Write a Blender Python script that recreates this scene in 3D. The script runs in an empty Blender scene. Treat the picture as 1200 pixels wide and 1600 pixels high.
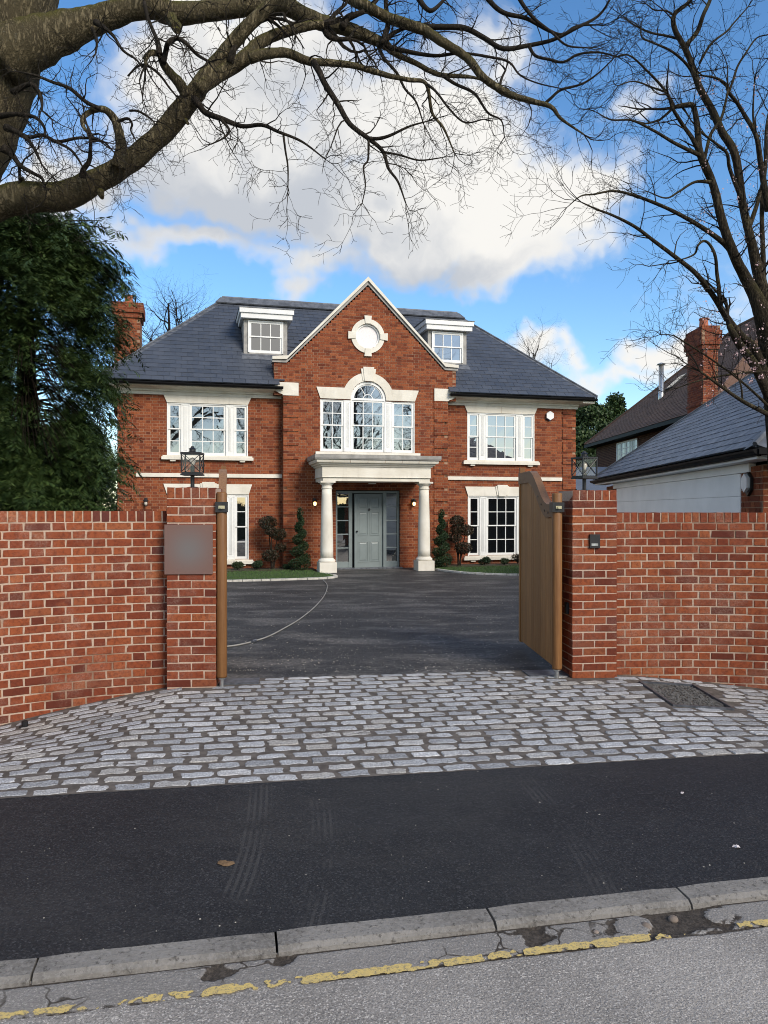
import bpy, math, random
import numpy as np
from mathutils import Vector, Matrix, noise as mnoise
R = math.radians
random.seed(7)
SC = bpy.context.scene
COL = SC.collection

# ------------------------------------------------------------------ camera
EYE = 1.62
cam = bpy.data.cameras.new('camera'); cam.sensor_fit = 'HORIZONTAL'; cam.sensor_width = 36; cam.lens = 36.0
cam.clip_start = 0.05; cam.clip_end = 3000
co = bpy.data.objects.new('camera', cam); COL.objects.link(co)
co.location = (0, 0, EYE); co.rotation_euler = (R(90 - .143), 0, 0)
SC.camera = co
def at(x, y, Y):                       # a photo pixel at depth Y -> world point
    return Vector(((x - 600) / 1200 * Y, Y, EYE + (797 - y) / 1200 * Y))

# ------------------------------------------------------------------ light
SUN_AZ, SUN_EL = 142.0, 33.0           # azimuth clockwise from +Y : behind the camera, to the right
SUN_DIR = Vector((math.sin(R(SUN_AZ)) * math.cos(R(SUN_EL)), math.cos(R(SUN_AZ)) * math.cos(R(SUN_EL)), math.sin(R(SUN_EL))))
sun = bpy.data.lights.new('sun', 'SUN'); sun.energy = 2.5; sun.angle = R(24); sun.color = (1.0, .91, .79)
so = bpy.data.objects.new('sun', sun); COL.objects.link(so)
so.rotation_euler = SUN_DIR.to_track_quat('Z', 'Y').to_euler()
SC.view_settings.view_transform = 'Standard'; SC.view_settings.look = 'None'
SC.view_settings.gamma = 1; SC.view_settings.use_curve_mapping = False
SC.view_settings.exposure = 0.6
SC.cycles.filter_width = 1.0
SC.cycles.max_bounces = 6; SC.cycles.transparent_max_bounces = 8
SC.cycles.sample_clamp_indirect = 6

W = bpy.data.worlds.new('World'); SC.world = W; W.use_nodes = True
def build_world():
    nt = W.node_tree; N = nt.nodes; L = nt.links; N.clear()
    out = N.new('ShaderNodeOutputWorld'); bg = N.new('ShaderNodeBackground'); L.new(bg.outputs[0], out.inputs[0])
    bg.inputs['Strength'].default_value = 0.15
    sky = N.new('ShaderNodeTexSky'); sky.sky_type = 'NISHITA'; sky.sun_disc = False
    sky.sun_elevation = R(SUN_EL); sky.sun_rotation = R(SUN_AZ); sky.air_density = 1.0; sky.dust_density = .35; sky.ozone_density = 2.2
    hs = N.new('ShaderNodeHueSaturation'); hs.inputs['Saturation'].default_value = 1.22; hs.inputs['Value'].default_value = .93
    L.new(sky.outputs[0], hs.inputs['Color'])
    tc = N.new('ShaderNodeTexCoord')
    def px(x, y, rx, rz, w=1.0):
        d = Vector(((x - 600) / 1200, 1, (797 - y) / 1200)).normalized()
        return (d, rx / 1200, rz / 1200, w)
    blobs = [px(330, 165, 180, 105), px(430, 80, 190, 90, .9), px(620, 200, 260, 115), px(760, 290, 210, 120), px(840, 310, 105, 105), px(790, 405, 175, 75), px(400, 270, 300, 105), px(600, 350, 270, 80), px(70, 290, 190, 62),
             px(290, 385, 190, 45, .62), px(470, 415, 150, 42, .62), px(300, 20, 150, 60), px(1010, 165, 75, 38, .5), px(865, 572, 85, 42, .85), px(1050, 556, 95, 42, .85), px(970, 600, 150, 34, .6)]
    grey = [px(360, 310, 360, 130), px(640, 430, 280, 80, .9), px(440, 130, 230, 90, .55)]
    rnd = random.Random(5)
    for i in range(15):                               # the same broken cloud goes on round the rest of the sky
        az = 45 + 18.6 * i + rnd.uniform(-7, 7); el = (9, 24, 45)[i % 3] + rnd.uniform(-4, 8)
        d = Vector((math.sin(R(az)) * math.cos(R(el)), math.cos(R(az)) * math.cos(R(el)), math.sin(R(el))))
        blobs.append((d, rnd.uniform(.28, .5), rnd.uniform(.12, .22), rnd.uniform(.8, 1)))
    co_ = tc.outputs['Generated']
    nz = N.new('ShaderNodeTexNoise'); nz.inputs['Scale'].default_value = 7; nz.inputs['Detail'].default_value = 4; nz.inputs['Roughness'].default_value = .55
    L.new(co_, nz.inputs['Vector'])
    s2 = N.new('ShaderNodeVectorMath'); s2.operation = 'MULTIPLY_ADD'; L.new(nz.outputs['Color'], s2.inputs[0]); s2.inputs[1].default_value = (.26, .26, .22)
    s0 = N.new('ShaderNodeVectorMath'); s0.operation = 'ADD'; L.new(co_, s0.inputs[0]); s0.inputs[1].default_value = (-.13, -.13, -.11); L.new(s0.outputs[0], s2.inputs[2])
    def field(bl):
        last = None
        for d, rx, rz, w in bl:
            b = N.new('ShaderNodeVectorMath'); b.operation = 'MULTIPLY_ADD'; L.new(s2.outputs[0], b.inputs[0]); b.inputs[1].default_value = (1 / rx, 1 / rx, 1 / rz); b.inputs[2].default_value = (-d.x / rx, -d.y / rx, -d.z / rz)
            c = N.new('ShaderNodeVectorMath'); c.operation = 'LENGTH'; L.new(b.outputs[0], c.inputs[0])
            m = N.new('ShaderNodeMath'); m.operation = 'MULTIPLY_ADD'; L.new(c.outputs['Value'], m.inputs[0]); m.inputs[1].default_value = -w; m.inputs[2].default_value = w
            if last is None: last = m
            else:
                x = N.new('ShaderNodeMath'); x.operation = 'SMOOTH_MAX'; L.new(last.outputs[0], x.inputs[0]); L.new(m.outputs[0], x.inputs[1]); x.inputs[2].default_value = .25; last = x
        return last.outputs[0]
    n2 = N.new('ShaderNodeTexNoise'); n2.inputs['Scale'].default_value = 15; n2.inputs['Detail'].default_value = 6; n2.inputs['Roughness'].default_value = .6
    L.new(s2.outputs[0], n2.inputs['Vector'])
    def mad(a, k, b):
        m = N.new('ShaderNodeMath'); m.operation = 'MULTIPLY_ADD'; L.new(a, m.inputs[0]); m.inputs[1].default_value = k
        if hasattr(b, 'node'): L.new(b, m.inputs[2])
        else: m.inputs[2].default_value = b
        return m.outputs[0]
    def ss(v, a, b):
        m = N.new('ShaderNodeMapRange'); m.interpolation_type = 'SMOOTHSTEP'; L.new(v, m.inputs['Value']); m.inputs['From Min'].default_value = a; m.inputs['From Max'].default_value = b; return m.outputs[0]
    dens = mad(n2.outputs['Fac'], .55, field(blobs)); al = ss(dens, .31, .82)
    gr = mad(n2.outputs['Fac'], .6, field(grey)); rp = ss(gr, .3, 1.0)
    cm = N.new('ShaderNodeMix'); cm.data_type = 'RGBA'; L.new(rp, cm.inputs['Factor'])
    cm.inputs['A'].default_value = (4.2, 4.12, 3.95, 1); cm.inputs['B'].default_value = (2.5, 2.65, 2.9, 1)
    mx = N.new('ShaderNodeMix'); mx.data_type = 'RGBA'; L.new(al, mx.inputs['Factor']); L.new(hs.outputs[0], mx.inputs['A']); L.new(cm.outputs['Result'], mx.inputs['B'])
    L.new(mx.outputs['Result'], bg.inputs['Color'])
build_world()

# ------------------------------------------------------------------ materials
MATS = {}
class NT:
    def __init__(s, name):
        s.m = bpy.data.materials.new(name); s.m.use_nodes = True; s.t = s.m.node_tree; s.N = s.t.nodes; s.L = s.t.links
        s.b = s.N['Principled BSDF']; MATS[name] = s.m
        s.pos = s.N.new('ShaderNodeNewGeometry')
    def inp(s, n, v): s.b.inputs[n].default_value = v
    def coord(s, scale=(1, 1, 1), src='world', rot=(0, 0, 0)):
        mp = s.N.new('ShaderNodeMapping'); mp.inputs['Scale'].default_value = scale; mp.inputs['Rotation'].default_value = rot
        if src == 'world': s.L.new(s.pos.outputs['Position'], mp.inputs[0])
        else:
            tc = s.N.new('ShaderNodeTexCoord'); s.L.new(tc.outputs['Object'], mp.inputs[0])
        return mp.outputs[0]
    def noise(s, scale, detail=4, rough=.55, co=None):
        n = s.N.new('ShaderNodeTexNoise'); n.inputs['Scale'].default_value = scale; n.inputs['Detail'].default_value = detail; n.inputs['Roughness'].default_value = rough
        s.L.new(co if co is not None else s.pos.outputs['Position'], n.inputs['Vector']); return n.outputs['Fac']
    def voro(s, scale, feat='F1', co=None, out='Distance'):
        n = s.N.new('ShaderNodeTexVoronoi'); n.feature = feat; n.inputs['Scale'].default_value = scale
        s.L.new(co if co is not None else s.pos.outputs['Position'], n.inputs['Vector']); return n.outputs[out]
    def rng(s, v, a, b, c=0., d=1., smooth=True):
        n = s.N.new('ShaderNodeMapRange'); n.interpolation_type = 'SMOOTHSTEP' if smooth else 'LINEAR'
        s.L.new(v, n.inputs['Value']); n.inputs['From Min'].default_value = a; n.inputs['From Max'].default_value = b; n.inputs['To Min'].default_value = c; n.inputs['To Max'].default_value = d
        return n.outputs[0]
    def math(s, op, a, b=0.):
        n = s.N.new('ShaderNodeMath'); n.operation = op
        for i, v in enumerate((a, b)):
            if hasattr(v, 'node'): s.L.new(v, n.inputs[i])
            else: n.inputs[i].default_value = v
        return n.outputs[0]
    def ramp(s, v, stops):
        n = s.N.new('ShaderNodeValToRGB'); e = n.color_ramp.elements
        while len(e) < len(stops): e.new(.5)
        for k, (p, c) in zip(e, stops): k.position = p; k.color = (*c, 1)
        s.L.new(v, n.inputs[0]); return n.outputs[0]
    def mix(s, f, a, b, mode='MIX'):
        n = s.N.new('ShaderNodeMix'); n.data_type = 'RGBA'; n.blend_type = mode
        for k, v in (('Factor', f), ('A', a), ('B', b)):
            if hasattr(v, 'node'): s.L.new(v, n.inputs[k])
            elif k == 'Factor': n.inputs[k].default_value = v
            else: n.inputs[k].default_value = (*v, 1)
        return n.outputs['Result']
    def col(s, c):
        if hasattr(c, 'node'): s.L.new(c, s.b.inputs['Base Color'])
        else: s.b.inputs['Base Color'].default_value = (*c, 1)
    def rough(s, v):
        if hasattr(v, 'node'): s.L.new(v, s.b.inputs['Roughness'])
        else: s.b.inputs['Roughness'].default_value = v
    def bump(s, h, strength=.3, dist=.01):
        n = s.N.new('ShaderNodeBump'); n.inputs['Strength'].default_value = strength; n.inputs['Distance'].default_value = dist
        s.L.new(h, n.inputs['Height']); s.L.new(n.outputs[0], s.b.inputs['Normal'])
    def rand(s, kind):
        if kind == 'object': n = s.N.new('ShaderNodeObjectInfo'); return n.outputs['Random']
        return s.pos.outputs['Random Per Island']
    def attr(s, name):
        n = s.N.new('ShaderNodeAttribute'); n.attribute_name = name; return n.outputs['Fac']

def simple(name, c, rough=.6, metal=0., var=.12, scale=6, bump=0., bscale=60, spec=.5):
    t = NT(name)
    lo = tuple(x * (1 - var) for x in c); hi = tuple(min(1, x * (1 + var)) for x in c)
    t.col(t.mix(t.rng(t.noise(scale, 5), .3, .7), lo, hi)); t.rough(rough); t.inp('Metallic', metal); t.inp('Specular IOR Level', spec)
    if bump: t.bump(t.noise(bscale, 4), bump, .004)
    return t.m

def brick_mat(name, kind, stops, bloom, bscale=1.0):
    t = NT(name)
    c = t.ramp(t.rand(kind), stops)
    n = t.noise(32, 5, .7); c = t.mix(t.rng(n, .42, .68, 0, .6), c, (.085, .022, .014), 'MIX')
    n2 = t.noise(9, 4); c = t.mix(t.rng(n2, .55, .8, 0, .4), c, (.36, .10, .036))
    if bloom:
        n3 = t.noise(3.1, 6, .65); f = t.math('MULTIPLY', t.rng(n3, .45, .72), t.rng(t.noise(70, 4, .7), .35, .7, .05, .7))
        c = t.mix(t.math('MULTIPLY', f, bloom), c, (.45, .33, .26))
    t.col(c); t.rough(.9); t.inp('Specular IOR Level', .2)
    t.bump(t.noise(110, 5, .7), .55, .006)
    return t.m
brick_mat('brick_front', 'object', [(0, (.10, .025, .016)), (.15, (.175, .041, .019)), (.4, (.225, .056, .024)), (.62, (.275, .075, .029)), (.8, (.19, .046, .022)), (.93, (.31, .098, .038)), (1, (.10, .031, .026))], .45)
brick_mat('brick_house', 'island', [(0, (.115, .03, .015)), (.25, (.195, .051, .022)), (.55, (.255, .073, .029)), (.8, (.305, .095, .038)), (1, (.16, .042, .022))], 0)
brick_mat('brick_joined', 'island', [(0, (.105, .026, .017)), (.25, (.19, .045, .022)), (.5, (.235, .058, .027)), (.75, (.285, .078, .032)), (1, (.15, .04, .025))], .3)
def mortar(name, c, dark, lo, hi):
    t = NT(name); n = t.noise(1.3, 6, .68)
    cc = t.mix(t.rng(n, lo, hi), dark, c)
    t.col(t.mix(t.rng(t.noise(60, 4, .7), .4, .75, 0, .5), cc, tuple(x * .5 for x in c))); t.rough(.95); t.inp('Specular IOR Level', .1); t.bump(t.noise(160, 4, .7), .6, .006)
mortar('mortar_front', (.47, .35, .265), (.22, .13, .085), .36, .55)
mortar('mortar_pier', (.50, .375, .29), (.3, .2, .14), .3, .5)
mortar('mortar_house', (.40, .265, .18), (.27, .16, .10), .35, .65)
def stone_mat():
    t = NT('cast_stone'); n = t.noise(2.5, 6, .6)
    c = t.mix(t.rng(n, .3, .7), (.63, .59, .50), (.73, .695, .61)); st = t.noise(1.6, 5, .6, t.coord((3.5, 3.5, .6)))
    c = t.mix(t.rng(st, .56, .8, 0, .38), c, (.34, .31, .26)); t.col(c); t.rough(.85); t.inp('Specular IOR Level', .25); t.bump(t.noise(150, 4, .6), .15, .003)
stone_mat()
simple('white_paint', (.74, .74, .71), .35, var=.04, scale=3)
simple('trim_white', (.68, .68, .67), .5, var=.06, scale=3)
simple('door_paint', (.175, .21, .21), .4, var=.06, scale=4)
simple('lead', (.105, .112, .125), .55, .15, var=.35, scale=5, bump=.2, bscale=8)
simple('lead_pale', (.27, .26, .24), .6, .1, var=.22, scale=6, bump=.2, bscale=9)
simple('black_metal', (.012, .012, .013), .42, .0, var=.3, scale=20)
simple('gutter_black', (.008, .008, .009), .6, var=.1, spec=.12)
simple('steel', (.55, .55, .53), .35, .9, var=.2, scale=20)
simple('brass', (.62, .55, .36), .35, .8, var=.1)
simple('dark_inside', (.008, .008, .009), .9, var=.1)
simple('terracotta', (.36, .115, .06), .85, var=.2, scale=8)
simple('hose_grey', (.27, .26, .235), .6, var=.12)
simple('edging_stone', (.5, .48, .43), .9, var=.2, scale=9, bump=.3)
simple('soil', (.045, .032, .022), .95, var=.3, scale=12, bump=.6, bscale=40)
simple('plastic_white', (.74, .74, .74), .35, var=.03)
simple('plastic_blue', (.03, .03, .09), .35, var=.03)
simple('steel_plate', (.13, .14, .16), .45, .6, var=.35, scale=18)
simple('garage_white', (.86, .86, .85), .5, var=.05, scale=2)
simple('cut_wood', (.40, .26, .13), .8, var=.2, scale=15)
simple('curtain', (.55, .5, .5), .8, var=.1)
def slate_mat(name, kind, a, b, rough=.42):
    t = NT(name); c = t.mix(t.rand(kind), a, b)
    c = t.mix(t.rng(t.noise(1.2, 5), .4, .75, 0, .3), c, tuple(x * 1.5 for x in b)); t.col(c)
    t.rough(t.rng(t.noise(9, 4), .3, .7, rough - .05, rough + .18)); t.inp('Specular IOR Level', .45); t.bump(t.noise(38, 5, .65), .22, .004)
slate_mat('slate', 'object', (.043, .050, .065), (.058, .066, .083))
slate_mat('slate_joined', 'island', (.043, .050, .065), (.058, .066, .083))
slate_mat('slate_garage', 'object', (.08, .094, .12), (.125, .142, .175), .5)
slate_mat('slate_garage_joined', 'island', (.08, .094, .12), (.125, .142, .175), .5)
slate_mat('brown_tile', 'island', (.085, .048, .034), (.15, .085, .058), .85)
def wood_mat(name, a, b, grain):
    t = NT(name); co = t.coord((28, 28, 1.6), 'object'); n = t.noise(2.0, 6, .65, co)
    r = t.rand('object'); c = t.mix(t.rng(n, .3, .72), a, b)
    c = t.mix(t.math('MULTIPLY', r, .6), c, tuple(x * .6 for x in a)); t.col(c); t.rough(.5); t.inp('Specular IOR Level', .35); t.bump(n, grain, .003)
wood_mat('gate_wood', (.29, .13, .038), (.47, .235, .08), .6)
wood_mat('gate_rail_wood', (.20, .105, .05), (.30, .17, .085), .3)
wood_mat('post_wood', (.18, .078, .025), (.28, .135, .046), .3)
def asphalt(name, base, speck, grain, rough, bs, dusty=0., dust=(.17, .155, .14), track=False):
    t = NT(name)
    big = t.noise(1.1, 6, .62); c = t.mix(t.rng(big, .32, .68), tuple(x * .72 for x in base), tuple(x * 1.3 for x in base))
    g = t.noise(bs * .55, 3, .7); c = t.mix(t.math('MULTIPLY', t.rng(g, .42, .66), grain), c, tuple(x * 1.9 for x in speck))
    c = t.mix(t.math('MULTIPLY', t.rng(t.noise(bs * .8, 2, .6, t.coord((1, 1, 1), rot=(.4, .9, .2))), .45, .66), grain * .9), c, tuple(x * .22 for x in base))
    v = t.voro(bs, out='Color'); sv = t.N.new('ShaderNodeSeparateColor'); t.L.new(v, sv.inputs[0])
    c = t.mix(t.rng(sv.outputs[0], .86, .95, 0, .75), c, tuple(min(1, x * 2.6) for x in speck))
    if dusty:
        d = t.noise(.75, 7, .68, t.coord((1.0, 2.2, 1))); f = t.math('MULTIPLY', t.rng(d, .45, .64), t.rng(t.noise(bs * .3, 4, .75), .35, .7, .1, 1))
        c = t.mix(t.math('MULTIPLY', f, dusty), c, dust)
        f = t.math('MULTIPLY', t.rng(t.noise(5.5, 6, .75), .58, .7), .5); c = t.mix(f, c, tuple(x * .8 for x in dust))
    if track:                                             # faint tyre scuffs left by cars turning in
        sp = t.N.new('ShaderNodeSeparateXYZ'); t.L.new(t.pos.outputs['Position'], sp.inputs[0])
        bend = t.math('MULTIPLY', t.math('SINE', t.math('MULTIPLY', sp.outputs[1], 1.3)), .12)
        for xo in (.78, .42, -.9):
            u = t.math('ADD', t.math('ADD', sp.outputs[0], bend), xo); w = t.rng(t.math('ABSOLUTE', u), .055, .085, 1, 0)
            st = t.rng(t.math('SINE', t.math('MULTIPLY', u, 190)), -.3, .5); f = t.math('MULTIPLY', t.math('MULTIPLY', w, st), t.rng(t.noise(2.2, 5, .7), .42, .62, 0, .6)); c = t.mix(f, c, (.062, .06, .057))
    t.col(c); t.rough(rough); t.inp('Specular IOR Level', .3)
    h = t.math('ADD', g, t.math('MULTIPLY', t.noise(bs * .25, 3), .6)); t.bump(h, .8, .01)
    return t
asphalt('footway_asphalt', (.0145, .0152, .0165), (.026, .026, .0265), .55, .62, 150, .5, (.055, .052, .048), True)
asphalt('drive_asphalt', (.0245, .0243, .024), (.040, .040, .0395), .6, .65, 75, 1.0, (.19, .178, .162))
ta = asphalt('road_asphalt', (.30, .275, .245), (.25, .23, .205), .6, .85, 190, .35, (.27, .25, .225))
def road_extra(t):
    base = t.b.inputs['Base Color'].links[0].from_socket
    d = t.attr('dirt'); edge = t.noise(22, 6, .7); f = t.rng(t.math('ADD', d, t.math('MULTIPLY', t.math('SUBTRACT', edge, .5), .9)), .42, .56)
    dirt = t.mix(t.rng(t.noise(60, 5, .7), .35, .7), (.035, .028, .022), (.10, .082, .065))
    p = t.attr('patch'); base = t.mix(t.math('MULTIPLY', p, .5), base, (.20, .187, .17))
    wob = t.N.new('ShaderNodeVectorMath'); wob.operation = 'ADD'; nn = t.N.new('ShaderNodeTexNoise'); nn.inputs['Scale'].default_value = 9; t.L.new(t.pos.outputs['Position'], nn.inputs['Vector']); sc = t.N.new('ShaderNodeVectorMath'); sc.operation = 'SCALE'; sc.inputs['Scale'].default_value = .12; t.L.new(nn.outputs['Color'], sc.inputs[0]); t.L.new(sc.outputs[0], wob.inputs[0]); t.L.new(t.pos.outputs['Position'], wob.inputs[1])
    cr = t.math('MULTIPLY', t.math('MULTIPLY', t.rng(t.voro(5.5, 'DISTANCE_TO_EDGE', wob.outputs[0]), .012, .04, 1, 0), p), t.rng(t.noise(1.7, 3), .47, .56))
    f = t.math('MAXIMUM', f, cr)
    t.col(t.mix(f, base, dirt))
road_extra(ta)
def kerb_mat():
    t = NT('kerb_concrete'); c = t.mix(t.rng(t.noise(2.2, 6, .7), .35, .65), (.185, .172, .153), (.285, .267, .24)); c = t.mix(t.rng(t.noise(55, 4, .75), .44, .62, 0, .55), c, (.33, .31, .285)); c = t.mix(t.rng(t.noise(38, 5, .75, t.coord((1, 1, 1), rot=(.7, .3, .1))), .54, .66, 0, .75), c, (.075, .068, .06))
    t.col(c); t.rough(.92); t.inp('Specular IOR Level', .2); t.bump(t.noise(70, 5, .75), 1.0, .012)
kerb_mat()
def sett_mat(name, kind):
    t = NT(name); r = t.rand(kind); c = t.ramp(r, [(0, (.20, .202, .203)), (.3, (.28, .283, .285)), (.6, (.345, .347, .347)), (.85, (.285, .268, .24)), (1, (.42, .418, .41))])
    gn_ = t.rng(t.noise(95, 3, .8), .4, .62); c = t.mix(gn_, t.mix(1.0, c, (.85, .86, .88), 'MULTIPLY'), t.mix(1.0, c, (1.75, 1.77, 1.8), 'MULTIPLY'))
    c = t.mix(t.rng(t.noise(24, 5, .75), .52, .7, 0, .5), c, (.135, .12, .105)); c = t.mix(t.rng(t.noise(1.4, 5, .7), .52, .74, 0, .3), c, (.16, .143, .125)); c = t.mix(t.rng(t.noise(60, 4, .7), .56, .7, 0, .5), c, (.42, .42, .42)); t.col(c); t.rough(.75); t.inp('Specular IOR Level', .35); t.bump(t.noise(75, 5, .7), .8, .01)
sett_mat('sett_granite', 'object'); sett_mat('sett_joined', 'island')
simple('sett_bedding', (.115, .10, .087), .95, var=.3, scale=14, bump=.7, bscale=130, spec=.15)
def grass_mat():
    t = NT('grass'); c = t.mix(t.rand('island'), (.032, .075, .012), (.075, .14, .028)); t.col(c); t.rough(.7)
grass_mat()
simple('turf', (.035, .065, .015), .9, var=.3, scale=18, bump=.5, bscale=80)
simple('far_ground', (.06, .07, .035), .95, var=.3, scale=.3)
def leaf_mat(name, a, b, c, rough=.55, trans=.0):
    t = NT(name); r = t.rand('island'); k = t.ramp(r, [(0, a), (.6, b), (1, c)])
    k = t.mix(t.rng(t.noise(1.6, 3), .35, .7, 0, .5), k, a); t.col(k); t.rough(rough); t.inp('Specular IOR Level', .3)
leaf_mat('cypress_leaf', (.016, .034, .009), (.042, .076, .018), (.09, .13, .034))
leaf_mat('dark_leaf', (.008, .02, .008), (.02, .042, .014), (.04, .07, .022))
leaf_mat('red_leaf', (.018, .02, .010), (.035, .03, .014), (.085, .03, .02))
leaf_mat('bush_leaf', (.02, .035, .012), (.05, .07, .03), (.10, .12, .06))
leaf_mat('far_leaf', (.016, .035, .010), (.035, .066, .017), (.07, .10, .03))
leaf_mat('blossom', (.45, .3, .3), (.6, .45, .45), (.25, .1, .1))
leaf_mat('dead_leaf', (.10, .06, .03), (.16, .1, .05), (.2, .13, .07))
def bark(name, a, b, moss, sc, ridge):
    t = NT(name); n = t.noise(sc, 5, .65, t.coord((1, 1, .22))); r = t.math('ABSOLUTE', t.math('SUBTRACT', n, .5)); h = t.math('ADD', t.rng(r, 0, .14), t.math('MULTIPLY', t.noise(sc * 2.2, 5, .7), .7))
    c = t.mix(t.rng(h, .2, 1.25), tuple(x * .4 for x in a), b); c = t.mix(t.rng(t.noise(2.5, 5), .35, .7, 0, .7), c, a)
    c = t.mix(t.rng(t.noise(17, 6, .8), .6, .72, 0, .5), c, (.22, .23, .2))
    if moss:
        sp = t.N.new('ShaderNodeSeparateXYZ'); t.L.new(t.pos.outputs['Normal'], sp.inputs[0])
        f = t.math('MULTIPLY', t.rng(sp.outputs[2], .05, .8), t.rng(t.noise(4.5, 6, .7), .34, .6)); c = t.mix(t.math('MULTIPLY', f, moss), c, (.105, .10, .02))
    t.col(c); t.rough(.95); t.inp('Specular IOR Level', .15); t.bump(h, ridge, .02)
bark('oak_bark', (.115, .094, .052), (.22, .18, .108), 1.0, 26, 1.0)
bark('twig_bark', (.022, .018, .013), (.042, .034, .026), 0, 40, .4)
bark('cherry_bark', (.028, .022, .014), (.06, .047, .03), .4, 30, .6)
bark('conifer_bark', (.02, .015, .01), (.045, .032, .022), 0, 20, .8)
def yellow():
    t = NT('yellow_paint'); t.col(t.mix(t.rng(t.noise(95, 5, .75), .5, .62, 0, .85), t.mix(t.rng(t.noise(35, 5, .7), .35, .75), (.64, .47, .15), (.5, .38, .16)), (.17, .155, .12))); t.rough(.75); t.bump(t.noise(150, 4), .5, .004)
yellow()
def glass():
    t = NT('window_glass'); t.col((.006, .007, .008)); t.rough(.015); t.inp('IOR', 3.3); t.inp('Specular IOR Level', .5)
    t.bump(t.noise(2.2, 2, .5), .035, .02)
    m = bpy.data.materials.new('clear_glass'); m.use_nodes = True; n = m.node_tree.nodes; l = m.node_tree.links; n.clear()
    o = n.new('ShaderNodeOutputMaterial'); mx = n.new('ShaderNodeMixShader'); tr = n.new('ShaderNodeBsdfTransparent'); gl = n.new('ShaderNodeBsdfGlossy'); gl.inputs['Roughness'].default_value = .05
    mx.inputs[0].default_value = .05; l.new(tr.outputs[0], mx.inputs[1]); l.new(gl.outputs[0], mx.inputs[2]); l.new(mx.outputs[0], o.inputs[0]); MATS['clear_glass'] = m
    e = NT('lit_bulb'); e.col((.9, .7, .4)); e.inp('Emission Color', (1, .62, .22, 1)); e.inp('Emission Strength', 3.5)
    b = NT('clear_bulb'); b.col((.55, .5, .42)); b.rough(.1)
glass()
def plaque():
    t = NT('plaque_face'); tc = t.N.new('ShaderNodeTexCoord'); ln = t.N.new('ShaderNodeVectorMath'); ln.operation = 'LENGTH'; t.L.new(tc.outputs['Object'], ln.inputs[0])
    t.col(t.mix(t.rng(ln.outputs['Value'], .0, .27), (.135, .12, .115), (.15, .085, .068))); t.rough(.6)
plaque()
MATS.setdefault('none', None)

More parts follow.
